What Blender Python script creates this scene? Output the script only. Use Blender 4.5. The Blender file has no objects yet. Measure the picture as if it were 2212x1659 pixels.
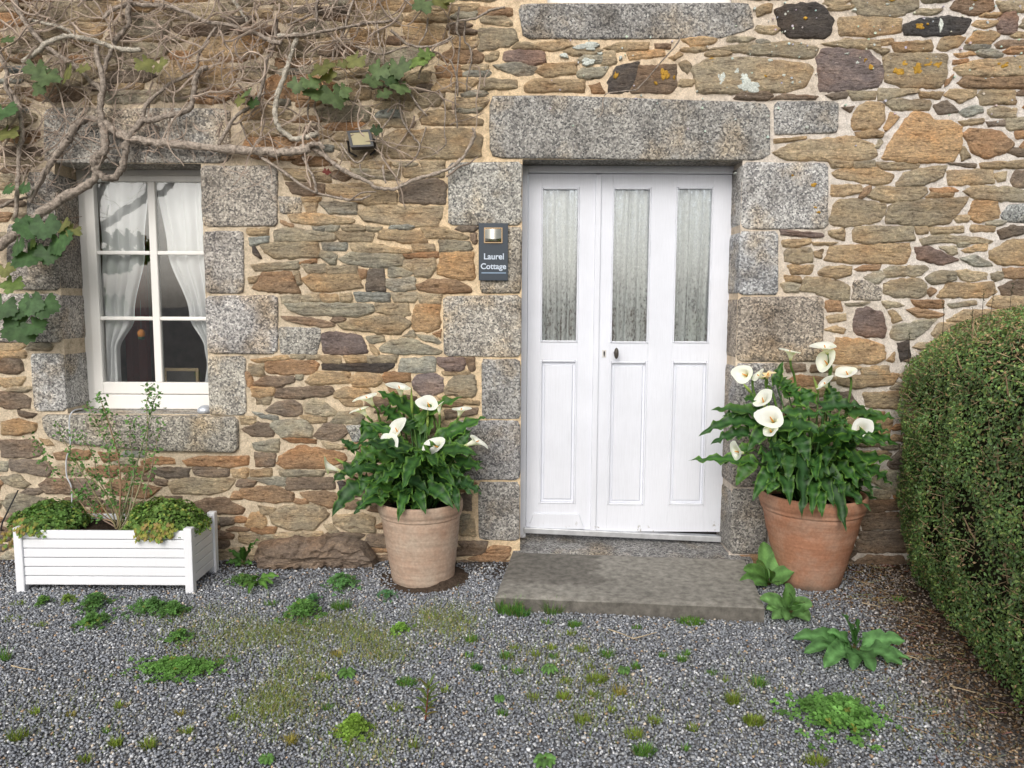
import bpy, math, random
import numpy as np
from mathutils import Vector, Matrix, noise as mnoise

# ------------------------------------------------------------------ camera, sky, sun, exposure
scene = bpy.context.scene
COL = scene.collection
R = math.radians
FPX, CX, CY = 1659.0, 1106.0, 829.5          # focal length and centre in units of a 2212 x 1659 picture
CAM = Vector((0.0, -4.30, 1.47))
PITCH, ROLL = R(5.9), R(0.3)
FWD = Vector((0, math.cos(PITCH), -math.sin(PITCH)))
UP0 = Vector((0, math.sin(PITCH), math.cos(PITCH)))
RT0 = Vector((1, 0, 0))
RT = RT0 * math.cos(ROLL) + UP0 * math.sin(ROLL)
UP = UP0 * math.cos(ROLL) - RT0 * math.sin(ROLL)
cam_data = bpy.data.cameras.new("camera")
cam_data.sensor_width = 36.0
cam_data.lens = FPX / 2212 * 36.0
cam_data.clip_start, cam_data.clip_end = 0.05, 2000
cam = bpy.data.objects.new("camera", cam_data)
cam.matrix_world = Matrix(((RT.x, UP.x, -FWD.x, CAM.x), (RT.y, UP.y, -FWD.y, CAM.y),
                           (RT.z, UP.z, -FWD.z, CAM.z), (0, 0, 0, 1)))
COL.objects.link(cam)
scene.camera = cam

SUN_TO = Vector((-0.30, -1.20, 0.86)).normalized()      # towards the sun: high, in front of the wall, from the left
world = bpy.data.worlds.new("World")
scene.world = world
world.use_nodes = True
wn = world.node_tree
sky = wn.nodes.new("ShaderNodeTexSky")
sky.sky_type = 'NISHITA'
sky.sun_disc = False
sky.sun_elevation = math.asin(SUN_TO.z)
sky.sun_rotation = math.atan2(SUN_TO.x, SUN_TO.y)
sky.dust_density = 4.0
sky.ozone_density = 1.0
hs = wn.nodes.new("ShaderNodeHueSaturation")
hs.inputs['Saturation'].default_value = 0.30           # thin even cloud: a paler sky
wn.links.new(sky.outputs[0], hs.inputs['Color'])
bg = wn.nodes["Background"]
bg.inputs['Strength'].default_value = 0.15
wn.links.new(hs.outputs[0], bg.inputs['Color'])
sun_data = bpy.data.lights.new("sun", 'SUN')
sun_data.energy = 1.05
sun_data.angle = R(38)
sun_data.color = (1.0, 0.95, 0.87)
sun = bpy.data.objects.new("sun", sun_data)
sun.rotation_euler = SUN_TO.to_track_quat('Z', 'Y').to_euler()
sun.location = (-3, -4, 6)
COL.objects.link(sun)
vs = scene.view_settings
vs.view_transform = 'Standard'
vs.look = 'None'
vs.exposure = 0.08
vs.gamma = 1.0
vs.use_curve_mapping = False
scene.cycles.use_denoising = True
scene.cycles.max_bounces = 8
scene.cycles.transparent_max_bounces = 16

# ------------------------------------------------------------------ measuring helpers
rng = random.Random(7)
nrg = np.random.default_rng(11)


def ray(x, y):
    return (FWD + RT * ((x - CX) / FPX) + UP * ((CY - y) / FPX))


def onY(x, y, Y=0.0):
    d = ray(x, y)
    return CAM + d * ((Y - CAM.y) / d.y)


def onZ(x, y, Z=0.0):
    d = ray(x, y)
    return CAM + d * ((Z - CAM.z) / d.z)


K = 2212 / 3840
ZONES = {}


def zone(name, x0, y0, s):
    ZONES[name] = (x0, y0, s)


zone('A', 900, 600, 2.212); zone('B', 900, 1250, 2.212); zone('C', 2740, 600, 2.011)
zone('D', 2800, 0, 2.127); zone('E', 1800, 0, 2.011); zone('F', 900, 0, 2.212)
zone('G', 0, 0, 2.212); zone('H', 0, 1250, 2.212); zone('I', 2550, 1200, 1.58)
zone('J', 900, 2000, 1.843); zone('L', 1150, 1400, 1.952); zone('P', 0, 600, 2.212)
zone('Q', 0, 1800, 2.212); zone('S', 2640, 1980, 1.843); zone('T', 1700, 2200, 1.843)
zone('U', 0, 2350, 1.843); zone('V', 1800, 600, 2.011); zone('N', 0, 0, 1.0); zone('W', 0, 0, 2212 / 3840)


def zp(z, x, y):
    x0, y0, s = ZONES[z]
    return ((x0 + x / s) * K, (y0 + y / s) * K)


def wallp(z, x, y, Y=0.0):
    return onY(*zp(z, x, y), Y)


def gz(x, y):
    return 0.010 * mnoise.noise((x * 1.3, y * 1.3, 3.1)) + 0.004 * mnoise.noise((x * 5, y * 5, 8.0))


def groundp(z, x, y):
    p = onZ(*zp(z, x, y), 0.0)
    p.z = gz(p.x, p.y)
    return p


# ------------------------------------------------------------------ object helpers
ORG = {}


def link(o, parent, origin):
    COL.objects.link(o)
    if parent is not None:
        o.parent = parent
        o.location = Vector(origin) - ORG[parent.name]
    else:
        o.location = origin
    ORG[o.name] = Vector(origin)
    return o


def tag(o, label=None, cat=None, group=None, kind=None):
    if label: o['label'] = label
    if cat: o['category'] = cat
    if group: o['group'] = group
    if kind: o['kind'] = kind
    return o


def thing(name, loc, label, cat, group=None):
    o = bpy.data.objects.new(name, None)
    o.empty_display_size = 0.1
    link(o, None, loc)
    return tag(o, label, cat, group)


class MB:
    """collects geometry in world coordinates, builds ONE mesh object"""

    def __init__(self):
        self.v, self.f, self.c = [], [], []

    def add(self, verts, faces, col=(1, 1, 1)):
        n = len(self.v)
        self.v += [tuple(p) for p in verts]
        if isinstance(col, list):
            self.c += col
        else:
            self.c += [col] * len(verts)
        self.f += [tuple(i + n for i in f) for f in faces]
        return self

    def box(self, a, b, col=(1, 1, 1)):
        x0, y0, z0 = a; x1, y1, z1 = b
        self.add([(x0, y0, z0), (x1, y0, z0), (x1, y1, z0), (x0, y1, z0), (x0, y0, z1), (x1, y0, z1), (x1, y1, z1), (x0, y1, z1)],
                 [(0, 3, 2, 1), (4, 5, 6, 7), (0, 1, 5, 4), (1, 2, 6, 5), (2, 3, 7, 6), (3, 0, 4, 7)], col)
        return self

    def tube(self, pts, rad, sides=6, col=(1, 1, 1), cap=True, jit=0.0, rnd=rng):
        pts = [Vector(p) for p in pts]
        n = len(pts)
        if not hasattr(rad, '__len__'): rad = [rad] * n
        vs_, fs_ = [], []
        prev = None
        for i, p in enumerate(pts):
            t = (pts[min(i + 1, n - 1)] - pts[max(i - 1, 0)])
            if t.length < 1e-9: t = Vector((0, 0, 1))
            t.normalize()
            a = prev if prev is not None else (Vector((0, 1, 0)) if abs(t.y) < .9 else Vector((1, 0, 0)))
            u = (a - t * a.dot(t)).normalized()
            w = t.cross(u)
            prev = u
            for k in range(sides):
                an = 2 * math.pi * k / sides
                r = rad[i] * (1 + (rnd.uniform(-jit, jit) if jit else 0))
                vs_.append(p + (u * math.cos(an) + w * math.sin(an)) * r)
        for i in range(n - 1):
            for k in range(sides):
                k2 = (k + 1) % sides
                fs_.append((i * sides + k, i * sides + k2, (i + 1) * sides + k2, (i + 1) * sides + k))
        if cap:
            fs_.append(tuple(range(sides - 1, -1, -1)))
            fs_.append(tuple((n - 1) * sides + k for k in range(sides)))
        self.add(vs_, fs_, col)
        return self

    def lathe(self, prof, center, seg=48, col=(1, 1, 1), tilt=(0, 0)):
        vs_, fs_ = [], []
        for (r, z) in prof:
            for k in range(seg):
                a = 2 * math.pi * k / seg
                vs_.append((center[0] + r * math.cos(a) + tilt[0] * z, center[1] + r * math.sin(a) + tilt[1] * z, center[2] + z))
        for i in range(len(prof) - 1):
            for k in range(seg):
                k2 = (k + 1) % seg
                fs_.append((i * seg + k, i * seg + k2, (i + 1) * seg + k2, (i + 1) * seg + k))
        self.add(vs_, fs_, col)
        return self

    def build(self, name, mat, parent=None, smooth=False, origin=None, kind=None, bevel=0):
        V = np.array(self.v, dtype=np.float64)
        if origin is None:
            mn, mx = V.min(0), V.max(0)
            origin = ((mn[0] + mx[0]) / 2, (mn[1] + mx[1]) / 2, mn[2])
        V = V - np.array(origin)
        me = bpy.data.meshes.new(name)
        me.from_pydata(V.tolist(), [], self.f)
        ca = me.color_attributes.new('Col', 'FLOAT_COLOR', 'POINT')
        cc = np.ones((len(self.c), 4)); cc[:, :3] = np.array(self.c)
        ca.data.foreach_set('color', cc.ravel())
        if smooth:
            me.polygons.foreach_set('use_smooth', [True] * len(me.polygons))
        me.materials.append(mat)
        o = bpy.data.objects.new(name, me)
        link(o, parent, origin)
        if bevel:
            bm_ = o.modifiers.new('bevel', 'BEVEL'); bm_.width = bevel; bm_.segments = 2; bm_.limit_method = 'ANGLE'
        if kind: o['kind'] = kind
        return o


def np_mesh(name, V, F, C, mat, parent=None, origin=(0, 0, 0), kind=None, smooth=False):
    """V (n,3), F (m,k) with constant k, C (n,3)"""
    V = np.asarray(V, dtype=np.float32) - np.array(origin, dtype=np.float32)
    F = np.asarray(F, dtype=np.int32)
    me = bpy.data.meshes.new(name)
    m, k = F.shape
    me.vertices.add(len(V)); me.vertices.foreach_set('co', V.ravel())
    me.loops.add(m * k); me.loops.foreach_set('vertex_index', F.ravel())
    me.polygons.add(m)
    me.polygons.foreach_set('loop_start', np.arange(0, m * k, k, dtype=np.int32))
    if smooth: me.polygons.foreach_set('use_smooth', np.ones(m, dtype=bool))
    me.update(calc_edges=True)
    ca = me.color_attributes.new('Col', 'FLOAT_COLOR', 'POINT')
    cc = np.ones((len(V), 4), dtype=np.float32); cc[:, :3] = C
    ca.data.foreach_set('color', cc.ravel())
    me.materials.append(mat)
    o = bpy.data.objects.new(name, me)
    link(o, parent, origin)
    if kind: o['kind'] = kind
    return o


# ------------------------------------------------------------------ materials
def new_mat(name, rough=0.8, spec=0.3):
    m = bpy.data.materials.new(name)
    m.use_nodes = True
    nt = m.node_tree
    b = nt.nodes["Principled BSDF"]
    b.inputs['Roughness'].default_value = rough
    b.inputs['Specular IOR Level'].default_value = spec
    return m, nt, b


class NT:
    def __init__(self, nt):
        self.nt = nt

    def n(self, typ, **kw):
        nd = self.nt.nodes.new(typ)
        for k, v in kw.items():
            setattr(nd, k, v)
        return nd

    def l(self, a, b):
        self.nt.links.new(a, b)

    def pos(self, scale=(1, 1, 1)):
        g = self.n('ShaderNodeNewGeometry')
        mp = self.n('ShaderNodeMapping')
        mp.inputs['Scale'].default_value = scale
        self.l(g.outputs['Position'], mp.inputs['Vector'])
        return mp.outputs[0]

    def noise(self, vec, scale, detail=4, rough=0.55, dist=0.0):
        t = self.n('ShaderNodeTexNoise')
        t.inputs['Scale'].default_value = scale
        t.inputs['Detail'].default_value = detail
        t.inputs['Roughness'].default_value = rough
        t.inputs['Distortion'].default_value = dist
        self.l(vec, t.inputs['Vector'])
        return t.outputs['Fac']

    def voro(self, vec, scale, out='Color', feat='F1'):
        t = self.n('ShaderNodeTexVoronoi', feature=feat)
        t.inputs['Scale'].default_value = scale
        self.l(vec, t.inputs['Vector'])
        return t.outputs[out]

    def ramp(self, fac, stops, interp='LINEAR'):
        r = self.n('ShaderNodeValToRGB')
        r.color_ramp.interpolation = interp
        e = r.color_ramp.elements
        while len(e) < len(stops): e.new(0.5)
        for el, (p, c) in zip(e, stops):
            el.position = p
            el.color = (*c, 1) if len(c) == 3 else c
        self.l(fac, r.inputs['Fac'])
        return r.outputs['Color']

    def mix(self, fac, a, b, mode='MIX'):
        m = self.n('ShaderNodeMix', data_type='RGBA', blend_type=mode)
        for sock, val in ((m.inputs[0], fac), (m.inputs[6], a), (m.inputs[7], b)):
            if hasattr(val, 'is_output'):
                self.l(val, sock)
            elif isinstance(val, (int, float)):
                sock.default_value = val
            else:
                sock.default_value = (*val, 1)
        return m.outputs[2]

    def math(self, op, a, b=0.0, clamp=False):
        m = self.n('ShaderNodeMath', operation=op, use_clamp=clamp)
        for sock, val in ((m.inputs[0], a), (m.inputs[1], b)):
            if hasattr(val, 'is_output'): self.l(val, sock)
            else: sock.default_value = val
        return m.outputs[0]

    def attr(self, name='Col'):
        a = self.n('ShaderNodeAttribute', attribute_name=name)
        return a.outputs['Color']

    def bump(self, height, strength, dist, normal=None):
        b = self.n('ShaderNodeBump')
        b.inputs['Strength'].default_value = strength
        b.inputs['Distance'].default_value = dist
        self.l(height, b.inputs['Height'])
        if normal is not None: self.l(normal, b.inputs['Normal'])
        return b.outputs[0]

    def sep(self, axis):
        g = self.n('ShaderNodeNewGeometry')
        s = self.n('ShaderNodeSeparateXYZ')
        self.l(g.outputs['Position'], s.inputs[0])
        return s.outputs[axis]


def g3(v): return (v, v, v)


def m_stone():
    m, nt, b = new_mat('schist_stone', 0.9, 0.25)
    t = NT(nt)
    p = t.pos((1, 1, 1.9))
    col = t.attr()
    n1 = t.noise(p, 8, 6, .65, .3)
    c = t.mix(1.0, col, t.ramp(n1, [(0.28, (.60, .58, .58)), (.45, (.93, .93, .94)), (.58, (1.08, 1.06, 1.02)), (.76, (1.5, 1.46, 1.38))]), 'MULTIPLY')
    n2 = t.noise(p, 3.0, 3)
    c = t.mix(1.0, c, t.ramp(n2, [(.32, (1.08, .93, .80)), (.5, (1, 1, 1)), (.7, (.93, .99, 1.05))]), 'MULTIPLY')
    n3 = t.noise(t.pos((1, 1, 1.6)), 58, 5, .8)
    c = t.mix(1.0, c, t.ramp(n3, [(.32, (.42, .40, .39)), (.45, (.93, .93, .93)), (.56, (1.1, 1.1, 1.1)), (.70, (1.9, 1.86, 1.78))]), 'MULTIPLY')
    mp = t.n('ShaderNodeMapping'); mp.inputs['Scale'].default_value = (1, 1, 4.5); mp.inputs['Rotation'].default_value = (0, .12, 0)
    gp = t.n('ShaderNodeNewGeometry'); t.l(gp.outputs['Position'], mp.inputs['Vector'])
    wv = t.noise(mp.outputs[0], 13, 5, .7, .5)
    c = t.mix(1.0, c, t.ramp(wv, [(.36, (.50, .47, .45)), (.43, (1, 1, 1)), (1, (1.06, 1.05, 1.03))]), 'MULTIPLY')
    t.l(c, b.inputs['Base Color'])
    h = t.math('ADD', t.math('MULTIPLY', n3, .45), t.math('ADD', t.math('MULTIPLY', wv, .55), t.math('MULTIPLY', n1, .6)))
    t.l(t.bump(h, 1.0, .028), b.inputs['Normal'])
    return m


def m_granite():
    m, nt, b = new_mat('granite', 0.85, 0.3)
    t = NT(nt)
    p = t.pos()
    v = t.voro(p, 120)
    sx = t.n('ShaderNodeSeparateColor'); t.l(v, sx.inputs[0])
    c = t.ramp(sx.outputs[0], [(0, (.12, .12, .125)), (.25, (.23, .225, .22)), (.55, (.37, .36, .34)), (.85, (.52, .51, .49)), (1, (.66, .65, .62))])
    n0 = t.noise(p, 260, 2, .6)
    c = t.mix(1.0, c, t.ramp(n0, [(.35, g3(.7)), (.65, g3(1.25))]), 'MULTIPLY')
    n1 = t.noise(p, 4.5, 6, .62)
    c = t.mix(1.0, c, t.ramp(n1, [(.3, (.52, .50, .48)), (.5, (.98, .98, .98)), (.72, (1.25, 1.24, 1.21))]), 'MULTIPLY')
    n2 = t.noise(p, 3.1, 5, .6)
    c = t.mix(1.0, c, t.ramp(n2, [(.5, (1, 1, 1)), (.66, (1.06, .92, .74)), (.8, (.95, .72, .5))]), 'MULTIPLY')
    c = t.mix(1.0, c, t.attr(), 'MULTIPLY')
    t.l(c, b.inputs['Base Color'])
    h = t.math('ADD', t.math('MULTIPLY', sx.outputs[0], .4), t.noise(p, 38, 5, .65))
    t.l(t.bump(h, .7, .009), b.inputs['Normal'])
    return m


def m_mortar():
    m, nt, b = new_mat('lime_mortar', 0.95, 0.15)
    t = NT(nt)
    p = t.pos()
    x = t.sep(0)
    n0 = t.noise(p, 1.1, 4)
    fx = t.math('ADD', t.math('MULTIPLY', x, .22), t.math('MULTIPLY', n0, .75))     # newer sandy pointing left, paler right
    c = t.ramp(fx, [(.10, (.60, .50, .37)), (.34, (.74, .575, .375)), (.50, (.72, .57, .40)), (.68, (.64, .565, .48)), (.9, (.68, .63, .58))])
    n1 = t.noise(p, 20, 6, .72)
    c = t.mix(1.0, c, t.ramp(n1, [(.28, (.58, .55, .52)), (.5, (1, 1, 1)), (.75, (1.17, 1.17, 1.17))]), 'MULTIPLY')
    n2 = t.noise(p, 130, 3, .7)
    c = t.mix(1.0, c, t.ramp(n2, [(.3, g3(.75)), (.7, g3(1.2))]), 'MULTIPLY')
    t.l(c, b.inputs['Base Color'])
    h = t.math('ADD', n1, t.math('MULTIPLY', n2, .3))
    t.l(t.bump(h, .8, .014), b.inputs['Normal'])
    return m


def m_paint(name, base, dirt=.5, zlow=None, rough=.45):
    m, nt, b = new_mat(name, rough, .4)
    t = NT(nt)
    p = t.pos()
    n1 = t.noise(p, 2.2, 5, .6)
    c = t.mix(1.0, base, t.ramp(n1, [(.3, g3(1 - .10 * dirt)), (.6, g3(1.0))]), 'MULTIPLY')
    gr = t.noise(t.pos((40, 40, 1.5)), 6, 4, .6)
    c = t.mix(1.0, c, t.ramp(gr, [(.3, g3(1 - .07 * dirt)), (.6, g3(1.0))]), 'MULTIPLY')
    if zlow is not None:
        z = t.sep(2)
        # flaking and splash stains gather low on the boards
        w = t.math('ADD', t.math('MULTIPLY', t.math('SUBTRACT', z, zlow), 1.1), t.noise(p, 22, 6, .75))
        c = t.mix(t.ramp(w, [(.38, g3(1)), (.46, g3(0))]), c, (.33, .31, .28))
        cr = t.noise(t.pos((26, 26, 2.2)), 5, 5, .7)
        c = t.mix(t.ramp(cr, [(.245, g3(.8)), (.275, g3(0))]), c, (.42, .40, .37))
    t.l(c, b.inputs['Base Color'])
    t.l(t.bump(t.math('ADD', gr, n1), .12, .004), b.inputs['Normal'])
    return m


def m_terracotta(name, base, light, dark, zl, lightamt):
    m, nt, b = new_mat(name, 0.85, 0.2)
    t = NT(nt)
    p = t.pos()
    n1 = t.noise(p, 6, 6, .65)
    hb = t.noise(t.pos((1, 1, 12)), 5, 4, .6)
    c = t.mix(t.ramp(n1, [(lightamt - .12, g3(0)), (lightamt + .18, g3(.85))]), base, light)
    c = t.mix(1.0, c, t.ramp(hb, [(.3, g3(.86)), (.65, g3(1.1))]), 'MULTIPLY')
    c = t.mix(1.0, c, t.ramp(t.noise(p, 70, 4), [(.3, g3(.85)), (.7, g3(1.14))]), 'MULTIPLY')
    z = t.sep(2)
    w = t.math('ADD', t.math('MULTIPLY', t.math('SUBTRACT', z, zl), 3.0), t.math('MULTIPLY', t.noise(p, 9, 5, .7), .55))
    c = t.mix(t.ramp(w, [(.22, g3(.85)), (.5, g3(0))]), c, dark)
    t.l(c, b.inputs['Base Color'])
    t.l(t.bump(t.math('ADD', hb, t.math('MULTIPLY', n1, .5)), .25, .006), b.inputs['Normal'])
    return m


def m_leaf(name, rough=.42, trans=.25, spec=.35, var=.35, bump=0):
    m = bpy.data.materials.new(name)
    m.use_nodes = True
    nt = m.node_tree
    b = nt.nodes["Principled BSDF"]
    b.inputs['Roughness'].default_value = rough
    b.inputs['Specular IOR Level'].default_value = spec
    t = NT(nt)
    p = t.pos()
    c = t.mix(1.0, t.attr(), t.ramp(t.noise(p, 30, 3), [(.3, g3(1 - var)), (.7, g3(1 + var))]), 'MULTIPLY')
    t.l(c, b.inputs['Base Color'])
    if bump:
        t.l(t.bump(t.noise(p, 60, 3), bump, .006), b.inputs['Normal'])
    tr = t.n('ShaderNodeBsdfTranslucent')
    c2 = t.mix(1.0, c, (1.3, 1.5, .6), 'MULTIPLY')
    t.l(c2, tr.inputs['Color'])
    mx = t.n('ShaderNodeMixShader')
    mx.inputs[0].default_value = trans
    t.l(b.outputs[0], mx.inputs[1]); t.l(tr.outputs[0], mx.inputs[2])
    t.l(mx.outputs[0], nt.nodes['Material Output'].inputs['Surface'])
    return m


def m_attr(name, rough=.8, spec=.25, nscale=40, var=.3, bump=.5, bdist=.006, stretch=(1, 1, 1), metal=0):
    m, nt, b = new_mat(name, rough, spec)
    t = NT(nt)
    p = t.pos(stretch)
    n1 = t.noise(p, nscale, 5, .65)
    c = t.mix(1.0, t.attr(), t.ramp(n1, [(.3, g3(1 - var)), (.7, g3(1 + var))]), 'MULTIPLY')
    t.l(c, b.inputs['Base Color'])
    b.inputs['Metallic'].default_value = metal
    if bump: t.l(t.bump(n1, bump, bdist), b.inputs['Normal'])
    return m


def m_glass():
    m = bpy.data.materials.new('window_glass')
    m.use_nodes = True
    nt = m.node_tree
    t = NT(nt)
    nt.nodes.remove(nt.nodes["Principled BSDF"])
    tr = t.n('ShaderNodeBsdfTransparent'); tr.inputs[0].default_value = (.98, .99, .985, 1)
    gl = t.n('ShaderNodeBsdfGlossy'); gl.inputs['Roughness'].default_value = .02
    fr = t.n('ShaderNodeFresnel'); fr.inputs[0].default_value = 1.52
    p = t.pos()
    bm_ = t.bump(t.noise(p, 3, 2), .06, .01)
    t.l(bm_, gl.inputs['Normal'])
    mx = t.n('ShaderNodeMixShader')
    t.l(t.math('MULTIPLY', fr.outputs[0], 2.0), mx.inputs[0])      # two surfaces of the pane
    t.l(tr.outputs[0], mx.inputs[1]); t.l(gl.outputs[0], mx.inputs[2])
    t.l(mx.outputs[0], nt.nodes['Material Output'].inputs['Surface'])
    return m


def m_cloth(name, col, alpha, lace=False):
    m = bpy.data.materials.new(name)
    m.use_nodes = True
    nt = m.node_tree
    t = NT(nt)
    nt.nodes.remove(nt.nodes["Principled BSDF"])
    d = t.n('ShaderNodeBsdfDiffuse'); d.inputs[0].default_value = (*col, 1)
    tl = t.n('ShaderNodeBsdfTranslucent'); tl.inputs[0].default_value = (*col, 1)
    m1 = t.n('ShaderNodeMixShader'); m1.inputs[0].default_value = .15
    t.l(d.outputs[0], m1.inputs[1]); t.l(tl.outputs[0], m1.inputs[2])
    tr = t.n('ShaderNodeBsdfTransparent')
    m2 = t.n('ShaderNodeMixShader')
    if lace:
        p = t.pos()
        v = t.noise(t.pos((1, 1, .6)), 62, 3, .75)
        v2 = t.noise(t.pos((1, 1, .10)), 26, 3, .6, .3)
        vv = t.math('ADD', t.math('MULTIPLY', v, .55), t.math('MULTIPLY', v2, .45))
        t.l(t.ramp(vv, [(.40, g3(.22)), (.50, g3(.8)), (.60, g3(1))]), m2.inputs[0])
    else:
        m2.inputs[0].default_value = alpha
    t.l(tr.outputs[0], m2.inputs[1]); t.l(m1.outputs[0], m2.inputs[2])
    t.l(m2.outputs[0], nt.nodes['Material Output'].inputs['Surface'])
    return m


def m_ground():
    m, nt, b = new_mat('gravel_bed', .95, .15)
    t = NT(nt)
    p = t.pos()
    v = t.voro(p, 95)
    s = t.n('ShaderNodeSeparateColor'); t.l(v, s.inputs[0])
    c = t.ramp(s.outputs[0], [(0, (.06, .06, .066)), (.5, (.14, .143, .155)), (.8, (.24, .24, .25)), (.95, (.42, .40, .36)), (1, (.5, .48, .44))])
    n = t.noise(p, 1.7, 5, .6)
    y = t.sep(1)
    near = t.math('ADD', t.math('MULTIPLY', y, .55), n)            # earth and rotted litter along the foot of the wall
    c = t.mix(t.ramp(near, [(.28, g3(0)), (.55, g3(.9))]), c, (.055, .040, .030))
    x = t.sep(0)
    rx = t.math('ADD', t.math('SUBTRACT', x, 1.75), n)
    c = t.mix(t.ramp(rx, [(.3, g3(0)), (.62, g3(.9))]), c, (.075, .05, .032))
    t.l(c, b.inputs['Base Color'])
    t.l(t.bump(t.math('ADD', s.outputs[0], t.noise(p, 60, 4)), .8, .01), b.inputs['Normal'])
    return m


M = {}
M['stone'] = m_stone()
M['granite'] = m_granite()
M['mortar'] = m_mortar()
M['door_paint'] = m_paint('aged_white_door_paint', (.76, .78, .845), .9, .10)
M['win_paint'] = m_paint('white_window_paint', (.86, .84, .80), .5)
M['pvc'] = m_paint('white_plastic', (.80, .81, .84), .35, rough=.35)
M['pot_a'] = m_terracotta('pale_terracotta', (.40, .262, .188), (.45, .365, .29), (.22, .17, .13), -.10, .44)
M['pot_b'] = m_terracotta('orange_terracotta', (.39, .190, .115), (.43, .295, .22), (.14, .115, .09), .0, .54)
M['leaf'] = m_leaf('lily_leaf', .48, .18, .32, .3, .2)
M['leaf_soft'] = m_leaf('soft_leaf', .55, .28, .25, .3)
M['box_leaf'] = m_leaf('box_leaf', .32, .2, .5, .4)
M['petal'] = m_leaf('white_petal', .5, .3, .3, .03)
M['bark'] = m_attr('vine_bark', .9, .15, 60, .6, 1.0, .012, (1, 1, 1))
M['twig'] = m_attr('twig_bark', .85, .2, 30, .3, .3, .003)
M['pebble'] = m_attr('pebble', .7, .3, 160, .25, 0)
M['soil'] = m_attr('dark_soil', .95, .1, 55, .55, 1.0, .02)
M['slab'] = m_attr('weathered_slab', .85, .25, 26, .42, .5, .004)
M['metal_dark'] = m_attr('black_metal', .45, .4, 20, .15, 0)
M['sign'] = m_attr('slate_blue_plate', .4, .45, 5, .05, 0)
M['alu'] = m_attr('grey_aluminium', .45, .5, 12, .2, .1, .002, (1, 1, 1), .5)
M['brass'] = m_attr('brushed_metal', .22, .5, 9, .1, 0, .002, (1, 1, 1), 1.0)
M['plain'] = m_attr('plain_painted', .6, .3, 25, .08, 0)
M['dark'] = m_attr('room_surface', .9, .1, 6, .3, 0)
M['lichen'] = m_attr('crusty_lichen', .95, .1, 130, .35, .9, .004)
M['glass'] = m_glass()
M['sheer'] = m_cloth('sheer_white_cloth', (.95, .95, .96), .97)
M['lace'] = m_cloth('lace_cloth', (.74, .76, .75), 1, True)
M['ground'] = m_ground()

# ------------------------------------------------------------------ ground
XS = np.unique(np.concatenate([np.array([-300, -80, -25, -10, -6]), np.arange(-4.4, 4.41, .05), np.array([6, 10, 25, 80, 300])]))
YS = np.unique(np.concatenate([np.array([-300, -80, -25, -10, -6, -4.5]), np.arange(-3.4, .31, .05), np.array([1, 4, 25, 80, 300])]))
GV, GF = [], []
for j, yy in enumerate(YS):
    for i, xx in enumerate(XS):
        inside = -4.5 < xx < 4.5 and -3.5 < yy < .4
        GV.append((xx, yy, gz(xx, yy) - .004 if inside else -.004))
nx = len(XS)
for j in range(len(YS) - 1):
    for i in range(nx - 1):
        GF.append((j * nx + i, j * nx + i + 1, (j + 1) * nx + i + 1, (j + 1) * nx + i))
ground = np_mesh('ground', np.array(GV), np.array(GF), np.ones((len(GV), 3)), M['ground'], kind='structure', smooth=True)

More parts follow.
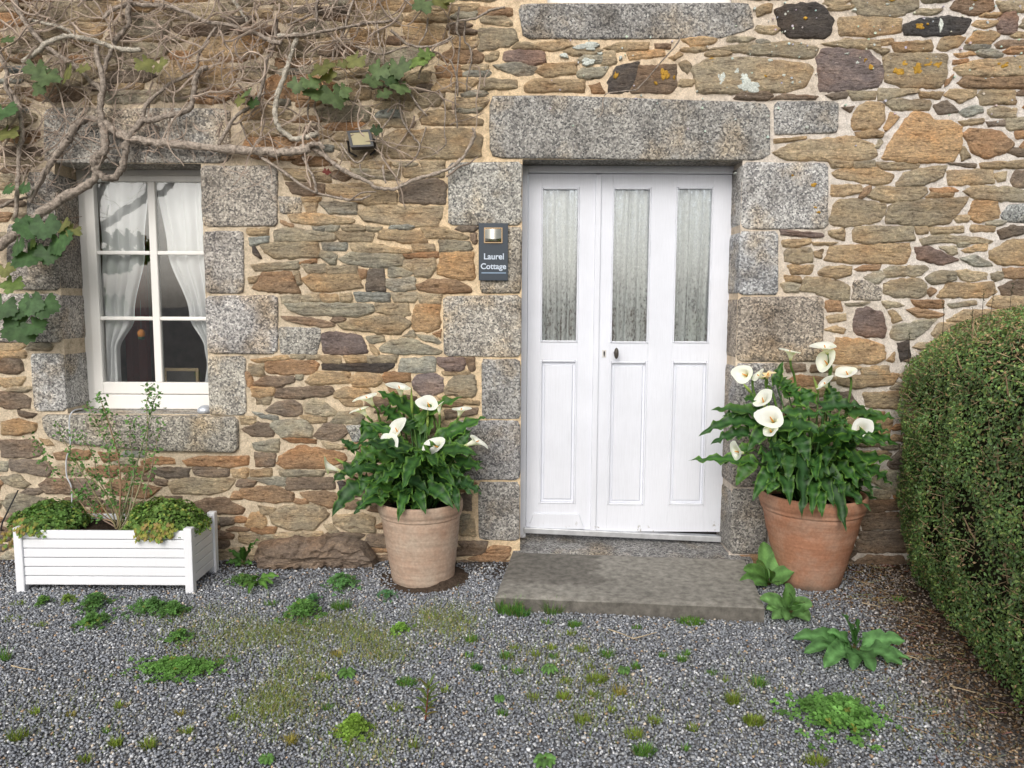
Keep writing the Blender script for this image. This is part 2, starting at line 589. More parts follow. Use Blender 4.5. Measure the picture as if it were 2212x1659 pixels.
# ------------------------------------------------------------------ the stones of the wall, outlined one by one
PAL = {'o': (.47, .36, .23), 'O': (.50, .345, .20), 'r': (.40, .255, .150), 'g': (.42, .360, .260), 'd': (.255, .195, .145),
       'p': (.265, .20, .175), 's': (.345, .335, .285), 'k': (.10, .092, .088), 'w': (1.0, .98, .93), 'W': (.92, .84, .74)}
STONES = """
A o 370,85 740,95 755,175 560,170 380,165
A d 385,200 600,195 700,215 690,275 560,292 440,270
A o 715,215 1100,205 1290,265 1300,355 1050,365 730,280
A d 1330,230 1420,175 1640,165 1700,205 1695,350 1480,350 1335,340
A g 920,80 1320,90 1300,150 960,145
A o 1340,75 1690,80 1680,130 1360,130
A w 330,318 505,325 495,440 345,430
A o 525,320 660,320 655,345 530,345
A g 548,350 628,355 620,440 555,435
A s 665,365 965,365 955,435 740,435
A g 985,440 1060,395 1150,375 1660,395 1675,440 1630,540 1380,545 1040,500
A o 400,460 600,450 940,490 945,515 620,530 430,510
A r 330,505 440,530 420,552 345,525
A s 610,562 695,560 690,585 620,585
A g 710,558 815,558 800,585 720,588
A g 845,560 960,548 1040,560 1030,580 880,582
A g 1060,560 1170,562 1165,583 1070,583
A g 285,595 390,570 770,610 775,660 290,665
A o 790,595 960,600 1110,610 1090,670 830,665
A o 1160,585 1500,600 1550,680 1450,690 1150,650
A o 1510,575 1700,575 1890,625 1880,645 1540,635
A o 65,578 230,575 225,615 75,615
A s 80,650 230,640 225,680 100,705
A d 1925,625 1955,620 1950,680 1930,680
A o 165,705 380,685 640,690 645,800 290,810 205,760
A s 690,695 880,700 870,740 700,740
A o 915,700 1010,690 1420,740 1400,765 940,760
A g 1435,705 1600,710 1600,745 1450,745
A g 1665,680 1900,690 1925,735 1880,755 1670,755
A k 105,730 125,725 168,800 160,812 115,770
A g 650,780 700,760 795,790 790,860 750,865 670,810
A g 820,825 940,770 1350,790 1345,870 1150,890 890,860
A r 1360,785 1640,775 1640,805 1380,808
A O 1680,780 1780,765 1930,780 1940,960 1900,990 1640,945
A g 1455,830 1610,825 1620,900 1570,970 1455,955
A g 1360,845 1430,840 1425,915 1370,910
A g 1240,895 1340,905 1430,930 1400,960 1240,960
A g 105,870 470,850 490,900 130,912
A r 490,850 630,825 630,850 500,862
A g 510,870 700,875 720,925 560,930
A o 720,890 965,890 960,935 730,935
A r 105,1060 195,940 410,930 490,1095 230,1090
A g 455,935 485,935 505,1020 480,1030
A o 80,985 140,975 130,1010 85,1015
A o 515,990 620,955 980,960 1010,1055 760,1080 600,1080
A d 1070,910 1180,905 1205,1010 1190,1080 1050,1075 1060,990
A r 1000,920 1040,925 1035,970 1005,970
A s 1215,1000 1440,985 1450,1070 1300,1085 1220,1060
A r 1460,1040 1600,1005 1800,1010 1925,1070 1900,1090 1660,1105 1490,1075
A g 345,1140 490,1130 485,1180 360,1178
A g 510,1130 640,1120 660,1165 520,1170
A o 670,1122 800,1125 815,1165 700,1175
A o 840,1120 920,1122 915,1165 850,1162
A s 955,1112 1240,1115 1225,1165 970,1165
A g 1262,1115 1465,1112 1450,1170 1290,1172
A g 1480,1125 1668,1122 1660,1185 1500,1178
A g 360,1200 550,1190 1100,1205 1100,1260 960,1290 540,1280 420,1250
A o 1120,1200 1390,1200 1410,1280 1310,1290 1130,1260
A O 1455,1220 1540,1195 1650,1215 1645,1380 1560,1418 1450,1410 1435,1330
A d 340,1310 600,1320 785,1350 780,1370 680,1382 430,1345
A o 805,1360 1050,1310 1330,1300 1425,1355 1310,1440 1130,1430 870,1400
A W 335,1400 660,1405 665,1480 630,1605 350,1600
A p 680,1450 780,1435 1000,1465 1055,1590 870,1605 690,1590
A g 1350,1460 1440,1410 1450,1465
A r 1610,1440 1665,1415 1660,1470
A g 1045,1470 1180,1465 1205,1500 1080,1515
A o 1078,1535 1110,1535 1142,1590 1130,1620 1090,1585
A g 1470,1465 1600,1470 1660,1505 1640,1515 1520,1500
A g 1150,1560 1250,1505 1400,1490 1665,1580 1640,1605 1300,1605 1165,1585
B o 100,215 390,190 400,215 150,235
B g 560,187 660,190 655,210 570,212
B o 655,198 835,200 830,245 700,240
B o 865,195 1040,198 1045,228 890,230
B g 1055,198 1290,195 1285,235 1070,240
B g 80,270 195,265 190,345 95,340
B r 215,245 410,228 600,235 655,270 600,325 390,340 230,315
B k 690,260 1280,255 1275,280 1190,315 700,295
B s 1335,220 1610,210 1610,315 1560,325 1330,320
B p 1650,215 1850,215 1865,265 1840,300 1730,305 1650,265
B d 1880,225 1940,215 1945,295 1910,300
B d 115,410 210,365 440,370 445,405 320,435 125,425
B r 55,335 85,330 90,425 65,430
B g 455,345 520,350 515,375 470,372
B o 540,395 630,330 900,335 905,405 600,420
B o 925,365 990,335 1160,350 1170,400 1110,435 940,430
B r 1200,335 1400,335 1405,390 1210,395
B p 1435,410 1480,360 1590,335 1670,370 1685,470 1600,515 1510,515 1450,470
B g 1700,460 1780,360 1940,355 1950,480 1920,530 1720,505
B o 1685,322 1900,318 1890,338 1700,342
B o 105,460 265,460 270,510 180,520 110,510
B g 130,528 250,530 245,580 150,578
B d 290,520 320,465 750,450 770,500 700,525 480,540 310,535
B o 780,495 850,465 1050,465 1080,500 980,525 790,525
B r 1220,440 1320,440 1340,490 1270,500
B d 215,640 310,580 420,560 510,600 510,665 430,685 270,660
B g 540,600 600,555 690,570 790,640 785,675 700,680 550,650
B s 100,660 320,690 310,715 190,705
B o 490,690 720,705 715,735 590,740
B o 825,555 1000,565 1010,600 880,595
B g 755,735 830,660 1020,660 1030,700 980,745
B g 255,770 310,730 560,730 600,800 590,850 340,850
B d 15,800 150,750 240,755 285,810 270,850 110,850
B o 0,700 130,700 130,740 20,745
B d 610,855 700,760 860,765 895,830 810,885 680,875
B w 890,780 1020,775 1010,890 940,895
B r 340,870 630,885 620,905 420,900
B g 100,915 320,885 310,980 130,960
B r 305,1080 330,1020 500,935 850,1000 880,1050 700,1115 380,1115
B d 130,1000 285,1010 275,1100 140,1100
B g 680,910 860,930 850,955 720,950
B s 60,1210 385,1205 385,1255 250,1250
B d 390,1215 760,1210 780,1290 560,1290 390,1300
B k 820,1245 845,1232 870,1250 868,1300 840,1310
B o 90,1145 250,1140 245,1180 100,1180
B g 330,1145 690,1150 680,1175 350,1175
B r 0,1300 290,1275 440,1330 430,1390 250,1400 40,1370
B r 500,1330 700,1320 850,1340 840,1430 740,1450 580,1390
B g 250,1500 360,1440 620,1430 740,1500 600,1625 400,1620 270,1580
B O 50,1590 90,1510 180,1505 215,1560 200,1605
B o 150,1435 290,1460 270,1500 190,1495
B g 780,1520 1000,1500 1100,1530 1110,1640 900,1640 790,1580
B g 705,1600 760,1590 810,1640 740,1650
B d 1830,1350 1910,1340 1915,1460 1840,1460
B g 1800,1510 1900,1510 1900,1620 1840,1650
B d 1230,515 1460,530 1450,555 1260,550
B o 1370,590 1620,580 1610,640 1400,640
B o 1640,540 1980,560 1975,585 1700,570
B d 1700,640 1970,625 1950,670 1720,705
C o 755,10 915,15 905,50 770,50
C g 920,20 1090,15 1080,52 940,55
C g 1100,30 1420,35 1400,60 1130,60
C d 1620,30 1860,35 1850,55 1760,50
C o 1890,25 2240,10 2240,55 1900,60
C o 770,100 860,65 1080,70 1230,115 1190,160 1100,180 900,150 800,135
C g 1255,165 1310,100 1480,60 1620,50 1590,130 1440,190 1260,195
C g 1640,90 1970,75 1980,175 1720,190 1645,185
C o 2000,110 2080,95 2070,150 2020,160
C d 2115,150 2160,90 2240,85 2240,205 2140,195
C o 765,200 970,200 990,240 870,265 770,260
C r 975,285 1000,220 1050,200 1050,235 990,290
C o 1030,270 1120,210 1470,215 1490,250 1400,300 1180,310
C r 1500,220 1680,215 1720,235 1560,250
C g 1760,240 1850,205 2040,205 2240,235 2240,300 2080,300 1850,285
C g 745,450 800,310 960,300 1165,340 1130,460 870,500 760,480
C g 1175,440 1190,360 1250,320 1780,290 1760,350 1640,475 1380,490 1190,470
C O 1800,430 1830,320 2010,315 2015,440 1870,460
C w 2050,420 2100,350 2240,340 2240,460 2070,455
C p 385,535 690,555 695,575 600,580 390,565
C o 740,545 845,530 860,600 780,585
C g 915,540 960,510 1365,510 1380,600 1000,625 930,600
C o 1400,515 1480,515 1480,545 1410,550
C o 1510,515 1745,510 1740,540 1520,545
C g 1430,600 1580,570 1870,590 1975,610 1960,630 1600,620 1460,635
C o 1815,500 1985,505 1980,530 1830,530
C d 2020,530 2130,500 2240,505 2240,545 2040,590
C o 400,615 590,605 590,635 470,655 410,650
C o 620,625 800,625 760,640 640,640
C g 410,710 440,680 600,675 615,770 480,775 420,760
C o 640,700 690,680 680,740 640,735
C o 710,750 760,660 1050,645 1345,640 1350,720 1300,775 900,770
C p 1390,670 1500,660 1715,745 1580,780 1410,750
C g 1570,665 1700,660 1715,700 1660,705
C o 1740,680 1830,650 1930,640 1925,680 1780,690
C s 1740,745 1830,725 1900,740 1975,785 1830,795
C o 1950,690 2100,620 2240,610 2240,785 2030,775 1960,740
C o 430,805 620,805 600,850 470,855
C o 660,845 720,815 905,815 900,860 800,880 670,865
C r 930,820 1000,800 1135,795 1100,825 960,830
C g 1165,830 1230,805 1450,805 1490,820 1420,865 1170,870
C s 1010,885 1080,850 1140,850 1160,885 1110,930 1030,910
C g 1470,890 1530,855 1690,850 1690,905 1560,930 1500,925
C o 1705,850 1780,835 1930,860 1920,895 1800,910 1740,895
C g 1965,865 2050,850 2060,890 1990,905
C r 2065,830 2240,825 2240,880 2070,880
C o 410,880 520,885 520,915 430,905
C w 395,940 430,925 505,940 500,985 410,985
C o 520,985 570,890 720,895 890,950 890,1050 780,1050 640,1000
C W 930,1040 940,920 1040,920 1135,970 1120,1045
C g 1165,940 1230,910 1400,905 1465,935 1460,1010 1400,1030 1250,1030 1170,1000
C r 1490,995 1520,965 1545,990 1510,1020
C o 1570,1020 1640,940 1980,930 2000,1000 1930,1035 1600,1035
C d 2030,960 2100,925 2240,915 2240,1010 2060,1015
C r 720,1070 820,1065 835,1130 740,1135
C g 860,1085 1050,1080 990,1097 880,1100
C g 1140,1070 1230,1068 1310,1095 1180,1110
C r 1365,1070 1600,1070 1600,1110 1420,1105
C g 1650,1085 1840,1070 1850,1090 1680,1105
C o 730,1185 860,1175 865,1205 750,1215
C o 715,1280 790,1255 870,1275 850,1305
C p 930,1210 960,1140 1020,1122 1130,1150 1170,1260 1150,1330 990,1325 940,1290
C o 1195,1150 1240,1140 1290,1200 1230,1220
C r 1340,1140 1400,1125 1620,1160 1560,1185 1400,1180
C g 1200,1310 1240,1250 1560,1200 1500,1260 1380,1355 1230,1350
C O 770,1400 810,1350 1000,1360 1150,1400 1155,1490 1090,1525 780,1525
C k 1265,1390 1340,1370 1350,1480 1290,1510
C o 1180,1510 1235,1455 1225,1520
C d 410,1545 560,1550 560,1585 430,1590
C d 610,1555 740,1550 740,1590 620,1592
C o 980,1580 1100,1560 1200,1610 1010,1620
C o 730,1640 1230,1620 1240,1650 760,1660
I g 1080,290 1230,280 1240,320 1100,325
I o 930,340 1290,330 1260,380 1050,400 940,380
I d 925,440 1000,430 1050,490 940,490
I o 1090,440 1290,430 1290,520 1110,510
I d 1080,1080 1300,1070 1300,1120 1100,1140
I d 1070,1150 1330,1150 1330,1230 1090,1240
I d 1060,1260 1340,1255 1340,1290 1080,1300
I d 1050,1310 1350,1305 1350,1370 1060,1370
D o 80,70 150,35 200,45 195,90 100,115
D k 235,90 330,45 560,30 630,80 690,160 660,270 600,295 350,290 270,220
D g 830,-10 1370,-10 1380,60 1230,120 900,125
D o 740,150 1000,140 1230,160 1230,250 1000,280 760,270
D k 1255,200 1400,150 1600,140 1790,160 1720,265 1500,275 1260,265
D d 1640,60 1680,-10 1960,-10 1950,80 1800,115 1650,80
D g 2000,20 2240,20 2240,80 2040,80
D p 2010,180 2050,110 2130,90 2160,150 2140,250 2020,260
D s 80,325 130,315 175,325 170,345 90,345
D g 10,370 200,345 330,335 560,380 530,455 300,445 10,425
D g 600,350 800,320 1060,330 1060,375 800,380
D o 1075,320 1160,312 1165,340 1090,350
D O 1175,345 1470,330 1475,400 1200,410
D o 1000,390 1100,390 1150,400 1080,425
D o 1530,380 1560,310 1740,310 1700,370 1600,395
D o 1660,430 1800,420 1830,435 1700,450
D r 1650,485 1760,480 1750,500 1660,505
N g 2600,255 2660,222 2800,215 3035,242 3050,265 3020,320 2950,340 2620,345
D p 570,480 610,400 760,390 960,410 1060,490 1090,600 1050,680 880,710 590,715
D g 1100,470 1140,440 1590,440 1585,600 1540,690 1250,690 1110,640
D o 1650,540 1800,490 2240,450 2240,600 1900,605 1700,600
D r 1680,660 1760,612 1900,632 2240,612 2240,690 1750,690
D r 1585,690 1600,640 1640,600 1620,660
D d 195,785 300,755 580,770 540,785
D d 630,760 800,740 800,780 700,785
D g 810,735 1030,740 1020,785 850,790
D g 1050,790 1060,715 1350,720 1380,740 1130,785
D o 1380,745 1560,745 1530,775 1400,770
D o 1590,760 1620,715 1820,720 1820,760 1710,815
D o 1840,760 1900,720 2130,730 2130,820 1870,830
D g 1110,830 1150,800 1460,810 1450,870 1180,870
D d 1490,840 1600,805 1690,885 1530,905
D s 1690,890 1800,850 1890,860 1890,890 1760,920
D g 1930,880 2000,855 2140,870 2130,930 1950,920
D d 760,860 860,850 830,890
D O 845,1000 880,870 960,820 1090,835 1090,960 1040,1015 870,1030
D O 1095,1015 1150,900 1215,940 1120,1040
D o 1700,970 1890,955 1880,985 1730,995
D d 1920,978 2050,970 2055,995 1940,998
D g 2060,1000 2080,950 2240,950 2240,1020 2100,1030
D O 1085,1250 1150,1130 1270,960 1340,895 1440,910 1490,960 1640,970 1710,1010 1700,1180 1640,1280 1300,1285
D r 1735,1080 1780,1035 2010,1050 2140,1150 2050,1220 1880,1250 1800,1200
D r 2145,1060 2240,1055 2240,1100 2160,1100
D o 1705,1170 1740,1180 1780,1250 1720,1275
D o 865,1060 1000,1045 1100,1060 1080,1085 900,1090
D g 1025,1170 1060,1120 1080,1140 1050,1180
D o 225,1110 475,1095 470,1110 240,1130
D o 215,1210 380,1140 600,1115 850,1095 1000,1150 1040,1230 980,1270 320,1265
E r 0,60 230,70 235,108 0,115
E g 10,130 190,120 245,180 200,195 20,170
E g 0,225 250,225 280,310 200,350 0,380
E o 410,330 640,310 690,350 560,375 420,365
E o 40,420 130,400 130,450 50,460
E p 180,400 300,385 480,395 485,465 380,480 190,455
E s 105,500 260,480 420,510 400,560 290,565 160,530
E o 425,540 480,490 720,480 720,550 500,575
E g 735,550 780,520 960,510 930,570 840,590 740,580
E o 0,600 270,610 275,660 0,670
E o 335,650 410,600 780,610 770,690 560,690 350,690
E r 830,650 900,630 940,690 850,700
E o 935,360 1050,330 1270,330 1260,370 1050,380
E d 1330,340 1430,340 1425,362 1340,362
E O 1120,400 1380,380 1390,420 1240,440 1135,445
E o 920,400 1010,385 1020,470 930,480
E o 1430,430 1500,400 1530,415 1470,450
E k 975,620 1040,505 1185,480 1180,550 1120,690 990,690
E d 1195,500 1470,495 1475,650 1400,695 1130,690 1190,560
E o 1520,480 1560,465 1585,500 1560,545 1530,530
E o 1515,300 1700,280 1800,300 1740,330 1600,340
E g 1730,370 1900,340 2100,330 2160,350 2000,385
F o 0,80 260,85 250,140 0,135
F d 430,72 900,70 880,105 450,105
F o 920,10 1450,10 1430,80 940,80
F o 910,250 1190,250 1200,370 950,360
F o 1350,200 1690,230 1720,350 1400,370
F o 340,340 600,350 640,460 330,460
F r 300,490 580,500 560,540 310,560
F o 620,490 900,500 900,560 640,600
F r 1620,560 1820,555 1830,630 1650,640
F g 1380,610 1580,600 1580,680 1400,690
F o 920,700 1060,690 1080,810 930,830
F g 630,910 880,880 1080,900 1060,1000 700,1000
F o 20,880 280,870 290,980 10,980
F o 320,910 420,930 430,990 330,990
F o 0,1030 320,1030 510,1050 480,1110 100,1120
F g 1460,790 1700,790 1650,870 1480,880
F o 1480,940 1700,920 2010,990 1990,1030 1520,1030
F o 1130,1180 1300,1090 1900,1080 2010,1140 1990,1290 1700,1310 1200,1300
F o 930,1345 1240,1355 1230,1395 950,1395
F o 1500,1350 1690,1345 1680,1400 1530,1400
H d 0,235 60,215 160,225 190,300 150,325 0,320
H o 0,380 210,375 160,430 30,440
H d 0,500 150,500 240,540 240,610 100,620 0,600
H d 160,655 300,670 260,690 170,680
H o 20,740 130,725 290,760 280,810 130,840 20,830
H d 0,900 300,895 350,940 370,990 300,1020 30,1020
H o 330,880 400,890 445,925 380,925
H r 445,1000 570,980 740,985 720,1035 480,1035
H r 820,1000 980,1005 980,1045 870,1055
H r 1170,1060 1290,1035 1430,1045 1440,1075 1200,1080
H r 1525,1060 1650,1035 2050,1035 2050,1085 1900,1100 1560,1090
H d 85,1060 360,1060 440,1120 380,1175 100,1135
H g 0,1075 60,1080 55,1135 0,1135
H g 470,1110 560,1085 680,1110 660,1170 500,1165
H r 700,1130 840,1110 980,1110 960,1180 790,1195
H d 1260,1130 1400,1120 1570,1130 1550,1190 1400,1195 1300,1170
H d 1610,1140 1890,1140 1890,1180 1720,1185 1620,1170
H o 1930,1140 2050,1130 2040,1190 1930,1185
H g 0,1200 150,1180 240,1250 200,1280 50,1250
H d 325,1260 400,1220 770,1225 790,1290 570,1325 380,1315
H r 870,1260 950,1220 1200,1260 1340,1280 1210,1360 930,1330
H d 1280,1220 1380,1225 1370,1255 1290,1245
H g 1400,1250 1520,1215 1960,1215 1900,1290 1780,1325 1430,1320
H g 20,1400 100,1330 400,1380 300,1490 60,1480
H d 870,1400 1070,1400 1060,1500 900,1480
H d 1090,1420 1290,1410 1200,1510 1100,1500
H d 1600,1410 1700,1380 1860,1370 2020,1450 2000,1490 1720,1480
H d 1830,1540 1940,1540 1930,1580 1840,1590
J g 0,0 220,20 220,70 0,60
J g 240,5 560,0 540,38 260,40
L d 1100,1240 1320,1240 1300,1275 1150,1270
L d 1090,1285 1300,1290 1280,1320 1100,1330
L g 1110,1060 1220,1070 1230,1180 1130,1180
"""
# granite dressings: zone, then outline (picture units of zone W are the 2212-wide frame); tint
DRESSINGS = [
    ('door lintel', [(1057, 207), (1200, 206), (1663, 222), (1664, 346), (1057, 342)], (.86, .85, .83)),
    ('q', [(968, 351), (1126, 349), (1127, 487), (968, 487)], (1.04, 1.03, .98)),
    ('q', [(1037, 491), (1126, 490), (1126, 634), (1037, 634)], (1.0, .93, .82)),
    ('q', [(957, 639), (1125, 637), (1125, 772), (958, 769)], (1.03, .98, .90)),
    ('q', [(1040, 776), (1125, 775), (1124, 905), (1041, 905)], (.92, .92, .92)),
    ('q', [(985, 908), (1124, 908), (1123, 1037), (988, 1036)], (.82, .82, .85)),
    ('q', [(1033, 1041), (1123, 1041), (1122, 1168), (1034, 1166)], (.84, .82, .80)),
    ('q', [(1599, 350), (1789, 352), (1789, 495), (1597, 495)], (1.02, 1.02, 1.03)),
    ('q', [(1596, 500), (1681, 499), (1681, 637), (1593, 637)], (.97, 1.0, 1.06)),
    ('q', [(1592, 641), (1779, 640), (1778, 781), (1588, 781)], (.88, .78, .68)),
    ('q', [(1588, 785), (1690, 784), (1688, 910), (1585, 910)], (.90, .90, .93)),
    ('q', [(1585, 914), (1720, 914), (1718, 1052), (1581, 1052)], (.88, .83, .78)),
    ('q', [(1581, 1056), (1660, 1056), (1656, 1196), (1576, 1196)], (.85, .83, .80)),
    ('q', [(1672, 219), (1812, 218), (1810, 287), (1672, 292)], (.98, .98, .98)),
    ('q', [(1118, 8), (1620, 6), (1630, 60), (1560, 82), (1300, 85), (1130, 84)], (.92, .91, .90)),
    ('window lintel', [(95, 232), (497, 234), (499, 352), (95, 352)], (.98, .95, .90)),
    ('q', [(438, 358), (600, 358), (600, 489), (440, 490)], (1.10, 1.02, .92)),
    ('q', [(441, 500), (527, 498), (528, 634), (443, 634)], (1.02, .97, .92)),
    ('q', [(444, 639), (601, 637), (600, 765), (446, 764)], (1.02, 1.0, 1.0)),
    ('q', [(448, 770), (531, 769), (532, 897), (451, 897)], (1.04, 1.0, .92)),
    ('q', [(60, 372), (122, 370), (126, 480), (58, 478)], (.90, .85, .80)),
    ('q', [(15, 484), (126, 484), (130, 628), (15, 626)], (.92, .86, .80)),
    ('q', [(-40, 634), (131, 634), (137, 740), (-40, 740)], (.95, .90, .86)),
    ('q', [(66, 764), (137, 763), (145, 888), (74, 888)], (1.02, 1.02, 1.02)),
    ('window sill', [(92, 895), (300, 896), (515, 899), (517, 968), (510, 978), (330, 974), (150, 958), (108, 945), (95, 925)], (.84, .80, .72)),
]


def pip(poly, X, Z):
    inside = np.zeros(X.shape, bool)
    n = len(poly)
    j = n - 1
    for i in range(n):
        xi, zi = poly[i]; xj, zj = poly[j]
        if zi != zj:
            cond = ((zi > Z) != (zj > Z)) & (X < (xj - xi) * (Z - zi) / (zj - zi) + xi)
            inside ^= cond
        j = i
    return inside


def shape_outline(poly, rnd, jit, step=.017, round_=.22, grow=0.0):
    """corner-cut, evenly re-sampled, slightly ragged outline of a stone (x,z pairs)"""
    pts = [Vector(p) for p in poly]
    mx0 = sum(p.x for p in pts) / len(pts); mz0 = sum(p.y for p in pts) / len(pts)
    ew = max(max(abs(p.x - mx0) for p in pts), .01); eh_ = max(max(abs(p.y - mz0) for p in pts), .01)
    pts = [Vector((mx0 + (p.x - mx0) * (1 + grow / ew), mz0 + (p.y - mz0) * (1 + grow / eh_))) for p in pts]
    out = []
    n = len(pts)
    for i in range(n):
        a, b = pts[i], pts[(i + 1) % n]
        out.append(a.lerp(b, round_)); out.append(a.lerp(b, 1 - round_))
    pts = out
    n = len(pts)
    L = [0]
    for i in range(n): L.append(L[-1] + (pts[(i + 1) % n] - pts[i]).length)
    tot = L[-1]
    N = max(16, min(64, int(tot / step)))
    res = []
    k = 0
    for s in range(N):
        d = tot * s / N
        while L[k + 1] < d: k += 1
        f = (d - L[k]) / max(1e-9, L[k + 1] - L[k])
        res.append(pts[k].lerp(pts[(k + 1) % n], f))
    cx = sum(p.x for p in res) / N; cz = sum(p.y for p in res) / N
    sd = rnd.uniform(0, 90)
    fin = []
    for p in res:
        q = Vector((p.x - cx, p.y - cz))
        r = q.length or 1e-6
        o = jit * (mnoise.noise((p.x * 22, p.y * 22, sd)) * .9 + mnoise.noise((p.x * 60, p.y * 60, sd)) * .8)
        fin.append(p + q * (o / r))
    # counter-clockwise
    ar = sum(fin[i].x * fin[(i + 1) % N].y - fin[(i + 1) % N].x * fin[i].y for i in range(N))
    if ar < 0: fin.reverse()
    return fin, cx, cz


def stone_geo(mb, poly, rnd, col, proud, deep=.04, jit=.005, bevel=.010, rough=.006, layer=1.0, Y0=0.0, step=.017, round_=.22, grow=0.0, slush=False):
    out, cx, cz = shape_outline(poly, rnd, jit, step, round_, grow)
    N = len(out)
    hw = max(abs(p.x - cx) for p in out); hh = max(abs(p.y - cz) for p in out)
    sd = rnd.uniform(0, 500)
    tx, tz = rnd.uniform(-1, 1) * .10, rnd.uniform(-1, 1) * .12
    rings = [(0, -deep), (0, proud * .15), (bevel * .35, proud * .65), (bevel, proud * .93)]
    if slush:          # rough face that sinks under the pointing
        rings = [(0, -.022), (.004, -.007), (.011, proud * .45), (.019, proud * .95)]
    m = min(hw, hh)
    for f in (.38, .62, .84):
        if m * f > max(bevel * 1.3, .022 if slush else 0): rings.append((m * f, proud))
    verts, faces = [], []
    for ri, (ins, h) in enumerate(rings):
        sx = max(.04, 1 - ins / hw); sz = max(.04, 1 - ins / hh)
        for p in out:
            x = cx + (p.x - cx) * sx; z = cz + (p.y - cz) * sz
            y = h
            if ri >= 1:
                a = .35 if ri == 1 else 1
                y += a * rough * (.35 + .8 * mnoise.noise((x * 9, z * 22 * layer, sd)) + .6 * mnoise.noise((x * 34, z * 60 * layer, sd + 9)))
                if ri > 1: y += min(proud * .5, max(-proud * .5, (x - cx) * tx * .12 + (z - cz) * tz * .2))
            verts.append((x, Y0 - y, z))
    for ri in range(len(rings) - 1):
        for k in range(N):
            k2 = (k + 1) % N
            faces.append((ri * N + k, ri * N + k2, (ri + 1) * N + k2, (ri + 1) * N + k))
    c = len(verts)
    verts.append((cx, Y0 - proud - rough * mnoise.noise((cx * 9, cz * 26, sd)), cz))
    b = (len(rings) - 1) * N
    for k in range(N): faces.append((b + k, b + (k + 1) % N, c))
    mb.add(verts, faces, col)


cottage = thing('stone_cottage', (0, .1, 0), 'old cottage front of brown rubble stone with pale mortar and grey granite dressings', 'cottage')

# openings (world x,z)
WL, WR = onY(131, 620).x, onY(443, 620).x
WT, WB = onY(300, 353).z, onY(300, 894).z
DL, DR = onY(1126, 760).x, onY(1590, 760).x
DT, DB = onY(1350, 345).z, 0.03
UL, UR, UB = onY(1182, 6).x, onY(1580, 6).x, onY(1400, 7).z
X0, X1, Z1 = -4.3, 4.5, 3.75
OPEN = [(WL, WR, WB, WT), (DL, DR, -.1, DT), (UL, UR, UB, 9)]

dress_polys = []
for nm, poly, tint in DRESSINGS:
    pts = [onY(x, y) for x, y in poly]
    P = [[p.x, p.z] for p in pts]
    for q in P:       # snap to the openings so that reveals are straight
        for (a, b, c, d) in OPEN:
            if abs(q[0] - a) < .045 and c - .05 < q[1] < d + .05: q[0] = a + rng.uniform(-.003, .003)
            if abs(q[0] - b) < .045 and c - .05 < q[1] < d + .05: q[0] = b + rng.uniform(-.003, .003)
    dress_polys.append((nm, P, tint))

# coverage raster (1 cm) for the filler stones
RES = .01
gx = np.arange(X0, X1, RES); gzz = np.arange(-.05, Z1, RES)
cover = np.zeros((len(gzz), len(gx)), bool)
GX, GZ = np.meshgrid(gx, gzz)


def mark(P, pad=0.0):
    xs = [p[0] for p in P]; zs = [p[1] for p in P]
    i0 = max(0, int((min(xs) - X0 - pad) / RES)); i1 = min(len(gx), int((max(xs) - X0 + pad) / RES) + 2)
    j0 = max(0, int((min(zs) + .05 - pad) / RES)); j1 = min(len(gzz), int((max(zs) + .05 + pad) / RES) + 2)
    if i1 <= i0 or j1 <= j0: return
    cx, cz = sum(xs) / len(xs), sum(zs) / len(zs)
    hw = max((max(xs) - min(xs)) / 2, .01); hh = max((max(zs) - min(zs)) / 2, .01)
    Q = [(cx + (p[0] - cx) * (1 + pad / hw), cz + (p[1] - cz) * (1 + pad / hh)) for p in P]
    cover[j0:j1, i0:i1] |= pip(Q, GX[j0:j1, i0:i1], GZ[j0:j1, i0:i1])


for (a, b, c, d) in OPEN:
    mark([(a, c), (b, c), (b, d), (a, d)], .01)
for nm, P, tint in dress_polys: mark(P, .012)

stone_list = []
for ln in STONES.strip().splitlines():
    pr = ln.split()
    z, code = pr[0], pr[1]
    P = []
    for q in pr[2:]:
        x, y = q.split(',')
        w = wallp(z, float(x), float(y))
        P.append((w.x, w.z))
    if min(p[1] for p in P) < .02: P = [(p[0], max(p[1], .02)) for p in P]
    stone_list.append((code, P, True))
    mark(P, .009)


